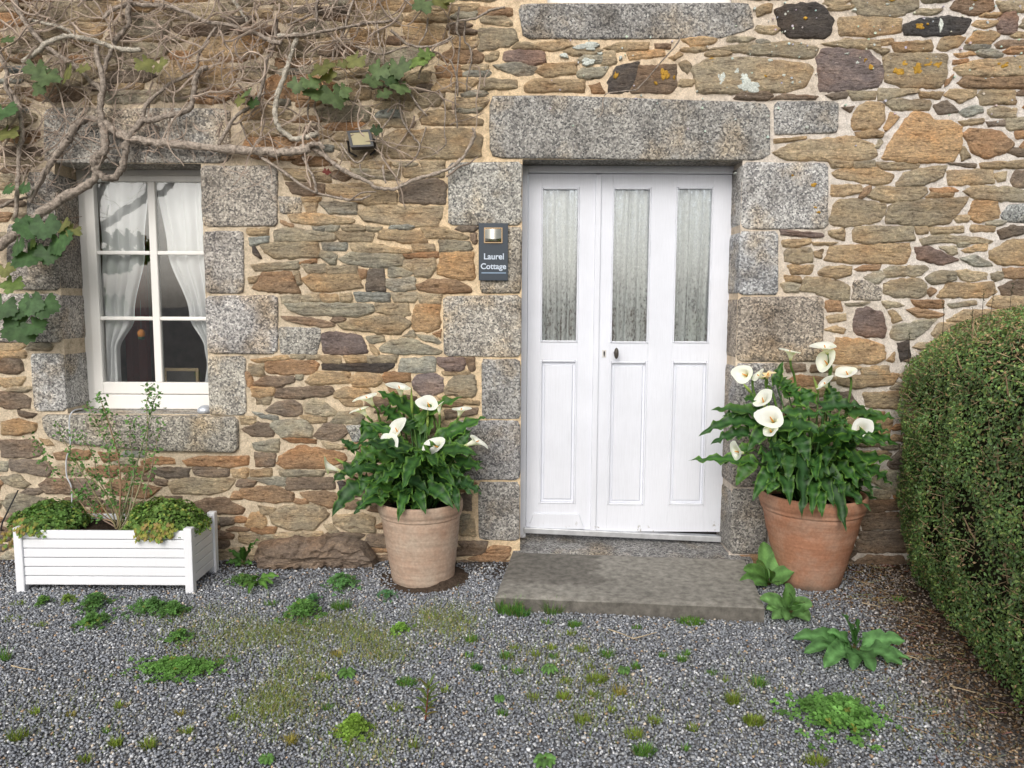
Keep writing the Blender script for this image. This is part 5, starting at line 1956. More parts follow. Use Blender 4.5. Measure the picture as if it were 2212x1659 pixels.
def leaf_cloud(name, P, Nn, C, S, mat, parent, aspect=1.7, seed=1, kind='stuff', origin=(0, 0, 0), fold=.25):
    P = np.array([tuple(p) for p in P]); Nn = np.array([tuple(n) for n in Nn]); C = np.array(C); S = np.array(S)
    g = np.random.default_rng(seed)
    r = g.normal(size=P.shape)
    t = np.cross(Nn, r); t /= np.linalg.norm(t, axis=1, keepdims=True) + 1e-9
    b = np.cross(Nn, t)
    L = S[:, None] * aspect; W = S[:, None]
    v0 = P - t * L * .5
    v1 = P + b * W * .5 + Nn * W * fold - t * L * .05
    v2 = P + t * L * .55
    v3 = P - b * W * .5 + Nn * W * fold - t * L * .05
    V = np.stack([v0, v1, v2, v3], 1).reshape(-1, 3)
    n = len(P)
    F = np.arange(4 * n).reshape(n, 4)
    F = np.concatenate([F[:, [0, 1, 2]], F[:, [0, 2, 3]]])
    CC = np.repeat(C, 4, axis=0)
    return np_mesh(name, V, F, CC, mat, parent, origin, kind)


leaf_cloud('foliage', LPs, LNs, LC, LS, M['box_leaf'], hedge, 1.75, 5)
tw = MB()
for _ in range(3200):
    y = -.1 - 2.5 * hr.random() ** 1.15
    phi = hr.uniform(.15, 2.0)
    p, n = hedge_pt(y, phi)
    if n.z < .4 and hr.random() < .35: continue
    d = (n * .5 + Vector((hr.gauss(0, .6), hr.gauss(0, .6), hr.gauss(.3, .5)))).normalized()
    ln = hr.uniform(.02, .07)
    k = hr.uniform(.6, 1.3)
    a_ = p - n * .012
    tw.tube([a_, a_ + d * ln], [.0016, .0008], 3, (.42 * k, .31 * k, .19 * k), cap=False)
for _ in range(26):                                   # thicker bare branches in the gaps
    y = -.25 - 2.0 * hr.random(); phi = hr.uniform(.25, 1.2)
    p, n = hedge_pt(y, phi)
    d = Vector((hr.gauss(0, .3), hr.gauss(0, .4), hr.uniform(.5, 1))).normalized()
    a_ = p - n * .02
    tw.tube([a_, a_ + d * .06 + n * .008, a_ + d * hr.uniform(.1, .16)], [.004, .0035, .002], 5, (.27, .19, .115), cap=True)
tw.build('clipped_twig', M['twig'], hedge, kind='stuff')
# shoots above the clipped top
for (x, y, h, Y) in ((3540 * K, 1150 * K, .05, -.45), (3685 * K, 1130 * K, .08, -.5), (3718 * K, 1130 * K, .08, -.5), (3645 * K, 1190 * K, .07, -.5), (3790 * K, 1100 * K, .07, -.6), (3410 * K, 1260 * K, .05, -.3)):
    b = onY(x, y + 12, Y)
    s = MB()
    b2 = b + Vector((hr.uniform(-.012, .012), 0, h))
    s.tube([b - UPV * .12, b, b2], [.0018, .0015, .0008], 4, (.05, .035, .02))
    for k in range(12):
        q = b.lerp(b2, .2 + .8 * k / 11)
        an = k * 2.4
        d = Vector((math.cos(an), math.sin(an), .6)) * .012
        sdv = Vector((-math.sin(an), math.cos(an), 0)) * .004
        s.add([q, q + d * .5 + sdv, q + d, q + d * .5 - sdv], [(0, 1, 2, 3)], (.035, .05, .018))
    s.build('shoot', M['box_leaf'], hedge)

# ------------------------------------------------------------------ the bare creeper over the wall
vine = thing('creeper_vine', tuple(wallp('P', 0, 760, -.05)), 'bare grey brown creeper vine spreading over the wall above the window', 'vine')
STEMS = [  # zone, points, radius in zone pixels at start and end
    ('P', [(-60, 760), (0, 700), (130, 612), (300, 470), (480, 340), (680, 240), (790, 150), (800, 60), (775, -10), (860, -60), (870, -180), (845, -330), (835, -480), (850, -600), (840, -730), (812, -850), (800, -950)], 36, 16),
    ('G', [(830, 990), (960, 1090), (1100, 1150), (1300, 1190), (1500, 1200), (1900, 1240), (2212, 1262), (2400, 1260), (2570, 1240)], 26, 27), ('F', [(480, 1240), (560, 1215), (640, 1190), (700, 1230)], 20, 12),
    ('G', [(860, 1290), (800, 1400), (840, 1455), (920, 1480), (1000, 1420), (1040, 1300), (1050, 1200), (1090, 1110), (1190, 990)], 24, 20),
    ('G', [(560, 1170), (600, 1090), (660, 1020), (760, 980), (830, 1010), (870, 1100), (870, 1200)], 22, 22), ('G', [(580, 1140), (480, 1280), (400, 1390), (320, 1530), (240, 1680)], 24, 14),
    ('G', [(50, 700), (130, 830), (170, 950), (180, 1100), (155, 1300), (150, 1500), (130, 1800)], 18, 13), ('G', [(-20, 380), (20, 500), (60, 600), (50, 720), (90, 800), (110, 860)], 16, 12),
    ('G', [(125, -10), (160, 100), (250, 240), (380, 380), (500, 470), (620, 550), (760, 680), (850, 760)], 18, 15), ('G', [(190, 520), (300, 430), (420, 340), (560, 300), (720, 320), (900, 380), (1050, 412), (1170, 412)], 18, 15),
    ('G', [(1090, -10), (1060, 100), (1070, 200), (970, 320), (920, 430), (870, 560), (850, 700)], 16, 13), ('G', [(240, 170), (400, 200), (540, 240), (600, 290)], 13, 8),
    ('G', [(860, 150), (980, 60), (1180, 40), (1400, 60), (1560, 110), (1700, 180), (1900, 210), (2100, 270), (2220, 330), (2330, 362)], 14, 14), ('G', [(1930, -10), (2000, 100), (2055, 185)], 12, 10),
    ('G', [(1190, 990), (1250, 1000), (1400, 960), (1550, 920), (1600, 840), (1610, 700), (1650, 590), (1720, 558)], 18, 16), ('G', [(1810, 1200), (1880, 1080), (1960, 960), (2080, 880), (2200, 760)], 14, 8),
    ('G', [(1180, 970), (1230, 850), (1350, 740), (1500, 650), (1620, 580), (1650, 460), (1720, 330), (1800, 220)], 14, 8), ('F', [(320, 300), (400, 295), (480, 290)], 14, 15),
    ('F', [(484, 285), (440, 400), (380, 580), (320, 760), (290, 920), (300, 1010), (350, 1090), (450, 1150), (560, 1140), (640, 1100)], 17, 18),
    ('F', [(560, 1200), (700, 1290), (820, 1390), (930, 1450), (1050, 1500), (1150, 1560), (1280, 1570), (1380, 1520), (1480, 1480), (1650, 1430), (1780, 1370), (1880, 1260), (1945, 1130), (1930, 1065)], 16, 9),
    ('F', [(160, 1290), (260, 1360), (370, 1430), (500, 1530), (640, 1600), (800, 1640), (980, 1655), (1080, 1620)], 12, 7), ('F', [(520, 1290), (560, 1380), (610, 1480), (640, 1600)], 12, 9),
    ('F', [(940, 0), (890, 140), (860, 260), (780, 420), (770, 500)], 10, 6), ('F', [(1820, 60), (1800, 250), (1825, 340), (1800, 600), (1785, 850), (1805, 1062)], 8, 5),
    ('F', [(1250, 250), (1320, 310), (1400, 370), (1550, 392), (1680, 350), (1760, 300)], 11, 8), ('F', [(1870, 180), (1860, 330), (1910, 400), (1920, 520), (1885, 650), (1880, 760)], 8, 5),
    ('F', [(2200, 60), (2100, 80), (1950, 150), (1840, 170), (1740, 200)], 10, 6), ('F', [(960, 380), (1060, 420), (1180, 450), (1330, 400), (1420, 380)], 9, 6), ('F', [(640, -5), (638, 190)], 10, 9),
    ('F', [(1320, 660), (1400, 760), (1480, 880), (1555, 965)], 10, 6), ('F', [(1740, 490), (1800, 650), (1805, 800)], 8, 5), ('F', [(1320, 830), (1350, 1000), (1450, 1150), (1490, 1200), (1460, 1300), (1370, 1385)], 9, 5),
    ('F', [(1545, 1050), (1500, 1190)], 6, 4), ('F', [(1650, 750), (1700, 880), (1695, 1100), (1705, 1200), (1590, 1290)], 6, 4), ('F', [(840, 1190), (900, 1290), (980, 1350), (1060, 1260)], 8, 5),
    ('F', [(330, 305), (600, 275), (850, 232), (1050, 190), (1200, 180), (1310, 150)], 12, 9), ('F', [(400, 210), (520, 150), (700, 80), (900, 50)], 8, 6),
    ('F', [(300, 160), (290, 320), (260, 450), (220, 500), (180, 740), (100, 870), (0, 940)], 14, 10), ('F', [(0, 1000), (60, 1150), (115, 1225)], 7, 4), ('F', [(1000, 1360), (1010, 1430), (1120, 1470)], 8, 6),
    ('F', [(1185, 1370), (1190, 1450), (1210, 1520)], 8, 6), ('F', [(1140, 200), (1150, 330), (1190, 460), (1190, 560)], 8, 5), ('F', [(1560, 150), (1540, 280), (1490, 350), (1480, 450)], 7, 4), ('F', [(570, 860), (560, 960), (600, 1070)], 8, 5),
    ('F', [(1300, 880), (1230, 1000), (1150, 1110), (1120, 1180)], 7, 4), ('F', [(1330, 1350), (1310, 1440), (1290, 1490)], 6, 4), ('F', [(830, 1630), (900, 1660), (1010, 1600), (1130, 1590)], 7, 5),
    ('E', [(1530, 240), (1480, 340), (1380, 450), (1280, 570), (1180, 680)], 5, 4), ('E', [(1180, 680), (1050, 690), (940, 720), (920, 850), (880, 890)], 4, 3), ('P', [(250, 350), (330, 170), (400, 40)], 13, 9), ('P', [(0, 390), (100, 335), (240, 310)], 12, 8)]
vr = random.Random(31)
for si, (z, pts, r0, r1) in enumerate(STEMS):
    sc_ = K / ZONES[z][2] / FPX * 4.25
    off = -.045 - r0 * sc_ - vr.uniform(0, .025)
    if z == 'P' and si == 0: off = -.085
    W3 = []
    for i, (x, y) in enumerate(pts):
        W3.append(wallp(z, x, y, off + .012 * math.sin(i * 1.3 + si)))
    sp = smooth_pts(W3, 5)
    n = len(sp)
    rad = []
    for i, p in enumerate(sp):
        f = i / (n - 1)
        r = (r0 + (r1 - r0) * f) * sc_ * 1.22
        rad.append(max(.0012, r * (1 + .22 * mnoise.noise((p.x * 14, p.z * 14, si)) + .12 * vr.uniform(-1, 1))))
    jit = [p + Vector((vr.gauss(0, .12), vr.gauss(0, .08), vr.gauss(0, .12))) * rad[i] * 1.6 for i, p in enumerate(sp)]
    k = vr.uniform(.8, 1.25)
    pale = si in (9, 11, 13, 17, 18)
    col = (.32 * k, .27 * k, .225 * k) if not pale else (.46, .42, .35)
    MB().tube(jit, rad, 8 if r0 > 12 else 5, col, jit=.12, rnd=vr).build('vine_stem', M['bark'], vine, smooth=True)
# the tangle of thin twigs
tg = MB()


def vdens(x, y):
    if x > 1050 or y > 445: return 0
    d = 1.0 if x < 640 else max(.12, 1 - (x - 640) / 430)
    d *= 1.0 if y < 205 else max(.06, 1 - (y - 205) / 190)
    if x > 600 and y > 350: d *= .4
    if 205 < x < 440 and y > 352: return 0
    if x < 200: d = max(d, .45 if y < 360 else .12)
    return d


cnt = 0
while cnt < 520:
    x, y = vr.uniform(-60, 1050), vr.uniform(-60, 440)
    if vr.random() > vdens(x, y): continue
    cnt += 1
    Yv = -.025 - vr.uniform(0, .075)
    kind = vr.random()
    if kind < .40: an = vr.gauss(math.pi / 2 * 1.0, .45)         # hanging
    elif kind < .75: an = vr.gauss(-.5, .45)                      # running up to the right
    else: an = vr.uniform(0, 6.28)
    n = vr.randint(6, 16)
    step = vr.uniform(9, 17)
    pts = []
    curv = vr.gauss(0, .10)
    for i in range(n):
        pts.append(onY(x, y, Yv + .012 * math.sin(i * .9 + cnt)))
        an += curv + vr.gauss(0, .26)
        x += step * math.cos(an); y += step * math.sin(an)
        if 207 < x < 438 and y > 360: break
        if y > 450 or x > 1060: break
    if len(pts) < 3: continue
    sp = smooth_pts(pts, 2)
    r = vr.choice((.0016, .0022, .003, .0042, .006))
    k = vr.uniform(.75, 1.45)
    tg.tube(sp, [r * (1 - .5 * i / len(sp)) for i in range(len(sp))], 4, (.36 * k, .29 * k, .235 * k), cap=False)
    for _ in range(vr.randint(0, 3)):
        b = sp[vr.randrange(len(sp))]
        d = Vector((vr.gauss(0, 1), vr.gauss(0, .3), vr.gauss(-.2, 1))).normalized() * vr.uniform(.02, .07)
        tg.tube([b, b + d * .5 + Vector((vr.gauss(0, .006), 0, vr.gauss(0, .006))), b + d], [r * .6, r * .5, r * .3], 3, (.32 * k, .24 * k, .19 * k), cap=False)
tg.build('twig_tangle', M['twig'], vine, kind='stuff')


def lobed(mb, c, size, nrm, down, col, rnd, lobes=5, deep=.42):
    nrm = Vector(nrm).normalized()
    dn = (Vector(down) - nrm * Vector(down).dot(nrm)).normalized()
    sd = nrm.cross(dn)
    vs_, cs_ = [Vector(c)], [tuple(v * 1.25 for v in col)]
    N = lobes * 6
    for i in range(N + 1):
        u = i / N
        an = -math.pi * .86 + math.pi * 1.72 * u
        lobe = abs(math.cos(an * lobes / 2 / 1.0 * .98))
        env = .55 + .45 * math.cos(an * .5) ** .8
        r = size * env * (1 - deep + deep * lobe ** .8) * (1 + (.09 if i % 2 else -.05))
        q = Vector(c) + (dn * math.cos(an) + sd * math.sin(an)) * r + nrm * (-.16 * r * (abs(math.sin(an)) ** 1.5) + .05 * size * lobe + rnd.uniform(-.02, .02) * size)
        vs_.append(q)
        k = rnd.uniform(.85, 1.1)
        cs_.append(tuple(v * k for v in col))
    mb.add(vs_, [(0, i + 1, i + 2) for i in range(N)], cs_)


VL = [('G', 300, 590, 95, 'g'), ('G', 390, 660, 110, 'g'), ('G', 330, 740, 80, 'g'), ('G', 560, 620, 95, 'y'), ('G', 690, 580, 60, 'y'), ('G', 1190, 545, 80, 'y'), ('G', 1320, 560, 80, 'y'), ('G', 70, 340, 60, 'g'), ('G', 20, 960, 130, 'b'), ('G', 60, 1130, 110, 'y'),
      ('P', 80, 250, 60, 'b'), ('P', 205, 240, 60, 'b'), ('F', 680, 590, 105, 'y'), ('F', 730, 640, 70, 'y'), ('F', 480, 720, 80, 'g'), ('F', 580, 700, 85, 'g'), ('F', 640, 790, 105, 'g'), ('F', 780, 820, 115, 'g'), ('F', 840, 770, 80, 'g'),
      ('F', 970, 520, 90, 'y'), ('F', 850, 540, 50, 'y'), ('F', 1160, 600, 95, 'g'), ('F', 1310, 580, 100, 'g'), ('F', 1380, 550, 60, 'g'), ('F', 1500, 520, 100, 'l'), ('F', 1540, 460, 70, 'l'), ('F', 1330, 740, 85, 'g'), ('F', 1100, 690, 80, 'g'), ('F', 1190, 790, 65, 'g'), ('F', 1240, 660, 70, 'd'),
      ('F', 1530, 50, 95, 'g'), ('F', 1660, 30, 80, 'y'), ('F', 1740, 10, 60, 'y'), ('F', 1130, 1085, 50, 'd'), ('F', 110, 860, 55, 'd'), ('F', 60, 780, 60, 'g'), ('G', 1990, 840, 60, 'y'), ('F', 720, 1430, 34, 'R'),
      ('P', 190, 540, 85, 'b'), ('P', 250, 590, 110, 'b'), ('P', 370, 570, 120, 'b'), ('P', 490, 700, 130, 'b'), ('P', 610, 600, 70, 'y'), ('P', 520, 560, 80, 'y'), ('P', 150, 730, 90, 'b'), ('P', 230, 820, 140, 'b'), ('P', 390, 790, 100, 'b'), ('P', 270, 690, 70, 'l'),
      ('P', 40, 930, 80, 'y'), ('P', 105, 1050, 95, 'l'), ('P', 20, 1240, 120, 'b'), ('P', 150, 1270, 80, 'b'), ('P', 260, 1210, 100, 'b'), ('P', 360, 1220, 115, 'b'), ('P', 200, 1420, 150, 'b'), ('P', 270, 1400, 100, 'b'), ('P', 90, 1380, 70, 'b')]
LCOL = {'g': (.10, .145, .06), 'b': (.06, .115, .045), 'y': (.15, .155, .055), 'l': (.15, .22, .065), 'd': (.03, .06, .015), 'r': (.30, .15, .04), 'R': (.12, .03, .025)}
for (z, x, y, s, cc) in VL:
    Yv = (-.16 if z == 'P' and cc in 'byl' and y > 400 else -.11) - vr.uniform(0, .04)
    c = wallp(z, x, y, Yv)
    size = s * K / ZONES[z][2] / FPX * 4.2 * .95
    mb = MB()
    k = vr.uniform(.8, 1.2)
    nrm = (vr.gauss(0, .35), -1, vr.uniform(.15, .9))
    lobed(mb, c - Vector((0, 0, -size * .35)), size * 1.25, nrm, (vr.gauss(0, .4), 0, -1), tuple(v * k for v in LCOL[cc]), vr, 5 if cc != 'b' else 5, .42 if cc != 'b' else .24)
    b = c - Vector((0, 0, -size * .35))
    mb.tube([b, b + Vector((vr.gauss(0, .02), .04, .03)), b + Vector((vr.gauss(0, .03), .09, .05))], .0014, 4, (.16, .08, .05), cap=False)
    mb.build('leaf', M['leaf_soft'], vine, smooth=True)

# ------------------------------------------------------------------ plants in the planter
def mound(name, c, rx, ry, rz, n, label, seed, cols, trail=0):
    r = random.Random(seed)
    o = thing(name, tuple(c), label, 'plant', 'plants in the white planter')
    P, Nn, C, S = [], [], [], []
    for _ in range(n):
        u = r.uniform(0, 2 * math.pi); v = r.random()
        cz = v ** .8
        rr = math.sqrt(max(0, 1 - cz * cz))
        k = 1 + .22 * mnoise.noise((math.cos(u) * 2, math.sin(u) * 2, cz * 2 + seed)) - abs(r.gauss(0, .10))
        p = Vector((c[0] + rx * rr * math.cos(u) * k, c[1] + ry * rr * math.sin(u) * k, c[2] + rz * cz * k))
        P.append(p)
        nn = Vector((rr * math.cos(u), rr * math.sin(u), cz + .5)) + Vector((r.gauss(0, .4), r.gauss(0, .4), r.gauss(0, .3)))
        Nn.append(nn.normalized())
        k2 = r.uniform(.6, 1.4)
        C.append(tuple(x * k2 for x in (cols[1] if r.random() < (.10 + (.14 if cz < .25 else 0)) else cols[0])))
        S.append(r.uniform(.010, .019))
    leaf_cloud('foliage', P, Nn, C, S, M['leaf_soft'], o, 1.15, seed)
    cm = MB()
    pr = [(math.cos(t_) * .86, math.sin(t_) * .82) for t_ in np.linspace(0, 1.5, 7)]
    vs_, fs_ = [], []
    for (a, b) in pr:
        for k in range(18):
            an = 2 * math.pi * k / 18
            vs_.append((c[0] + rx * a * math.cos(an), c[1] + ry * a * math.sin(an), c[2] + rz * b - .01))
    for i in range(len(pr) - 1):
        for k in range(18): fs_.append((i * 18 + k, i * 18 + (k + 1) % 18, (i + 1) * 18 + (k + 1) % 18, (i + 1) * 18 + k))
    cm.add(vs_, fs_, (.04, .07, .02)).build('stalks', M['leaf_soft'], o, smooth=True)
    return o


def strail(o, pts, r, col=(.16, .14, .05)):
    mb = MB()
    mb.tube(smooth_pts(pts, 4), .0012, 3, col, cap=False)
    for p in smooth_pts(pts, 4)[3:]:
        for _ in range(2):
            lobed(mb, p + Vector((r.gauss(0, .008), r.gauss(0, .006) - .004, r.gauss(0, .008))), r.uniform(.009, .015), (r.gauss(0, .4), -1, .4), (r.gauss(0, .5), 0, -1), r.choice(((.22, .26, .05), (.30, .28, .06), (.14, .24, .05), (.28, .20, .07))), r, 3, .35)
    mb.build('trailing_stem', M['leaf_soft'], o)


ym = (by0 + by1) / 2
zsoil = bt - .05
g1 = Vector((onY(*zp('Q', 400, 300), ym).x, ym + .02, zsoil)); g2 = Vector((onY(*zp('Q', 1390, 300), ym).x, ym - .02, zsoil))
m1 = mound('leafy_mound', g1, .19, .15, .145, 2400, 'rounded green leafy plant filling the left half of the white planter', 61, ((.13, .24, .06), (.26, .32, .075)))
m1b = mound('leafy_mound', Vector((bx0 + .10, by0 + .11, zsoil)), .15, .11, .10, 1200, 'low green leafy plant spilling over the left corner of the white planter', 63, ((.14, .25, .06), (.28, .33, .075)))
m2 = mound('leafy_mound', g2, .225, .16, .155, 3200, 'bushy green leafy plant with yellowing leaves in the right half of the white planter', 62, ((.15, .25, .06), (.32, .36, .08)))
tr = random.Random(8)
for k in range(15):
    x = tr.uniform(onY(*zp('Q', 1080, 450), by0).x, onY(*zp('Q', 1470, 450), by0).x)
    strail(m2, [(x, by0 + .06, bt + .03), (x + tr.gauss(0, .02), by0 - .004, bt + .004), (x + tr.gauss(0, .02), by0 - .012, bt - tr.uniform(.02, .065))], tr)
for k in range(4):
    x = tr.uniform(bx0 + .03, bx0 + .13)
    strail(m1b, [(x, by0 + .06, bt + .02), (x, by0 - .004, bt + .004), (x + tr.gauss(0, .02), by0 - .012, bt - tr.uniform(.0, .04))], tr)
for k in range(9):
    x = bx0 - tr.uniform(.0, .05)
    strail(m1b, [(bx0 + .03, by0 + .1, bt + .03), (bx0 - .01, by0 + .08, bt + .01), (x - .03, by0 + tr.uniform(.02, .12), bt - tr.uniform(.03, .14))], tr)
# upright twiggy shrub
sb = thing('twiggy_shrub', tuple(Vector((onY(*zp('H', 960, 1600), ym).x, ym, zsoil))), 'thin twiggy shrub with sparse small green leaves rising from the planter', 'shrub', 'plants in the white planter')
root = Vector((onY(*zp('H', 960, 1600), ym).x, ym, zsoil))
SH = [[(930, 1560), (750, 1500), (560, 1250), (430, 1130), (340, 980), (290, 880)], [(950, 1580), (860, 1450), (740, 1250), (640, 1080), (580, 970), (500, 830), (490, 760)], [(960, 1580), (880, 1330), (800, 1180), (780, 1030), (700, 900), (630, 850)],
      [(975, 1560), (940, 1350), (905, 1150), (900, 960), (830, 800), (780, 700), (730, 590)], [(985, 1560), (1000, 1250), (975, 1000), (935, 860), (880, 680), (830, 540)], [(1005, 1580), (1000, 1380), (995, 1150), (960, 930), (900, 740), (860, 600)],
      [(1040, 1560), (1090, 1380), (1110, 1170), (1095, 1000), (1075, 850), (1100, 700)], [(1050, 1570), (1130, 1350), (1180, 1190), (1210, 1000), (1225, 760), (1215, 600), (1240, 490), (1260, 430)], [(1060, 1580), (1180, 1430), (1230, 1240), (1275, 1030), (1300, 900), (1330, 760)],
      [(950, 1580), (800, 1460), (700, 1300), (600, 1150)], [(930, 1590), (820, 1520), (740, 1400), (650, 1330)], [(1010, 1570), (1060, 1450), (1040, 1250), (1090, 1130)], [(985, 1570), (930, 1420), (850, 1300), (740, 1180), (690, 1090)], [(1225, 760), (1280, 560), (1340, 480)], [(1000, 1590), (960, 1450), (920, 1300), (915, 1200)],
      [(1020, 1585), (1000, 1480), (905, 1400)], [(1080, 1580), (1150, 1500), (1200, 1420)]]
sr = random.Random(12)
LP2, LN2, LC2, LS2 = [], [], [], []
for pts in SH:
    yy = ym + sr.uniform(-.06, .08)
    W3 = [onY(*zp('H', x, y), yy + .01 * i * sr.uniform(-1, 1)) for i, (x, y) in enumerate(pts)]
    sp = smooth_pts([root + Vector((sr.gauss(0, .015), sr.gauss(0, .01), -.02))] + W3, 5)
    n = len(sp)
    MB().tube(sp, [.0048 * (1 - .72 * i / n) for i in range(n)], 5, tuple(v * sr.uniform(.8, 1.2) for v in (.30, .22, .14)), cap=False).build('branch', M['twig'], sb, smooth=True)
    for i in range(int(n * .45), n):
        if sr.random() < .62:
            for _ in range(sr.randint(4, 11)):
                LP2.append(sp[i] + Vector((sr.gauss(0, .017), sr.gauss(0, .017), sr.gauss(0, .017))))
                LN2.append(Vector((sr.gauss(0, .6), sr.gauss(-.4, .6), sr.gauss(.6, .5))).normalized())
                k = sr.uniform(.6, 1.4)
                LC2.append((.12 * k, .24 * k, .07 * k)); LS2.append(sr.uniform(.009, .016))
leaf_cloud('foliage', LP2, LN2, LC2, LS2, M['leaf_soft'], sb, 1.6, 9)

# ------------------------------------------------------------------ gravel: angular chips, far too many to count
def pebbles():
    g = np.random.default_rng(3)
    sp = .0115
    xs = np.arange(-3.35, 2.9, sp); ys = np.arange(-2.75, -.015, sp)
    X, Y = np.meshgrid(xs, ys)
    X = X.ravel() + g.uniform(-.5, .5, X.size) * sp * 1.2
    Y = Y.ravel() + g.uniform(-.5, .5, Y.size) * sp * 1.2
    nz = np.array([mnoise.noise((a * 1.7, b * 1.7, 4.0)) for a, b in zip(X[::1], Y[::1])])
    dens = np.ones_like(X)
    hl = np.interp(Y, [-3.2, -2.3, -1.9, -1.5, -1.1, -.7, -.35, -.1], [1.66, 1.66, 1.70, 1.80, 1.89, 1.98, 2.09, 2.17])
    toh = X - (hl - .30)
    dens = np.where(toh > 0, np.clip(1 - toh / .45, .25, 1), dens)
    dens = np.where(Y > -.32, np.clip(.35 + (-.05 - Y) * 2, .3, 1), dens)
    keep = (g.random(X.size) < dens * (1.0 + .1 * nz)) & (X < hl + .30)
    # not under the slab, the pots or the planter's feet
    sl = [(p.x, p.y) for p in C4]
    keep &= ~pip(sl, X, Y)
    keep &= ((X - PA.x) ** 2 + (Y - PA.y) ** 2 > (RB_A + .005) ** 2) & ((X - PB.x) ** 2 + (Y - PB.y) ** 2 > (RB_B) ** 2)
    # a trowel of stones is missing where the earth is heaped round the left pot
    keep &= ~(((X - PA.x) ** 2 + (Y - PA.y) ** 2 < (RB_A + .06) ** 2) & (g.random(X.size) < .7))
    X, Y, nz, toh = X[keep], Y[keep], nz[keep], toh[keep]
    n = X.size
    Z = np.array([gz(a, b) for a, b in zip(X, Y)]) + g.uniform(-.001, .0045, n)
    s = g.uniform(.0075, .0148, n) * np.where(g.random(n) < .05, 1.4, 1)
    dims = np.stack([s, s * g.uniform(.6, .9, n), s * g.uniform(.38, .68, n)], 1) * .5
    sg = np.array([(-1, -1, -1), (1, -1, -1), (1, 1, -1), (-1, 1, -1), (-1, -1, 1), (1, -1, 1), (1, 1, 1), (-1, 1, 1)], float)
    loc = sg[None] * dims[:, None, :] * g.uniform(.52, 1.08, (n, 8, 3))
    loc[:, 4:, :2] *= g.uniform(.55, .95, (n, 1, 1))
    az = g.uniform(0, 6.283, n); tl = g.normal(0, .38, n); tl2 = g.normal(0, .38, n)
    ca, sa = np.cos(az)[:, None], np.sin(az)[:, None]
    ct, st_ = np.cos(tl)[:, None], np.sin(tl)[:, None]
    c2, s2 = np.cos(tl2)[:, None], np.sin(tl2)[:, None]
    x, y, z = loc[..., 0], loc[..., 1], loc[..., 2]
    y, z = y * ct - z * st_, y * st_ + z * ct
    x, z = x * c2 - z * s2, x * s2 + z * c2
    x, y = x * ca - y * sa, x * sa + y * ca
    V = np.stack([x + X[:, None], y + Y[:, None], z + Z[:, None]], 2).reshape(-1, 3)
    q = np.array([(0, 3, 2, 1), (4, 5, 6, 7), (0, 1, 5, 4), (1, 2, 6, 5), (2, 3, 7, 6), (3, 0, 4, 7)])
    F = (np.arange(n)[:, None, None] * 8 + q[None]).reshape(-1, 4)
    r = g.random(n)
    k = g.uniform(.62, 1.4, n)[:, None]
    c = np.array([[.25, .265, .295]]) * k
    c = np.where((r < .085)[:, None], np.array([[.60, .61, .63]]) * g.uniform(.7, 1.3, n)[:, None], c)
    c = np.where(((r > .13) & (r < .155))[:, None], np.array([[.62, .53, .42]]) * g.uniform(.7, 1.25, n)[:, None], c)
    c = np.where(((r > .155) & (r < .168))[:, None], np.array([[.48, .33, .21]]) * g.uniform(.6, 1.2, n)[:, None], c)
    c = np.where(((r > .20) & (r < .36))[:, None], np.array([[.38, .39, .40]]) * k, c)
    br = np.clip(toh / .25 + .4 * nz[:], 0, 1)[:, None]
    c = c * (1 - br) + c * np.array([[1.0, .80, .62]]) * br
    o = np_mesh('gravel', V, F, np.repeat(c, 8, axis=0), M['pebble'], None, (0, 0, 0), 'stuff')
    tag(o, 'loose grey gravel chips covering the yard', 'gravel')


pebbles()

# ------------------------------------------------------------------ weeds in the gravel
wr = random.Random(99)


def rosette(name, z, base, tips, label, prof, w, cols, wave=.05, bow=.18, lift=.02, group=None, cat='weed', fold=.12):
    b = groundp(z, *base)
    o = thing(name, tuple(b), label, cat, group)
    for tp in tips:
        (x, y), zt = tp[:2], (tp[2] if len(tp) > 2 else lift)
        ww = (tp[3] if len(tp) > 3 else w) * (1.12 if prof == 'ovate' else 1)
        t = onZ(*zp(z, x, y), zt)
        mb = MB()
        k = wr.uniform(.8, 1.2)
        c = tuple(v * k for v in cols)
        bb = b.lerp(t, .12) + Vector((0, 0, .015))
        blade(mb, bb, t, ww, bow, (0, -.75, .7) if prof == 'ovate' else (0, -.45, .9), prof, wave, wr.uniform(14, 22), fold, 12, c, tuple(v * 1.15 for v in c), tuple(v * 1.7 for v in c), wr)
        mb.tube([b, bb], .003, 4, (.16, .14, .06), cap=False)
        mb.build('leaf', M['leaf_soft'], o, smooth=True)
    return o


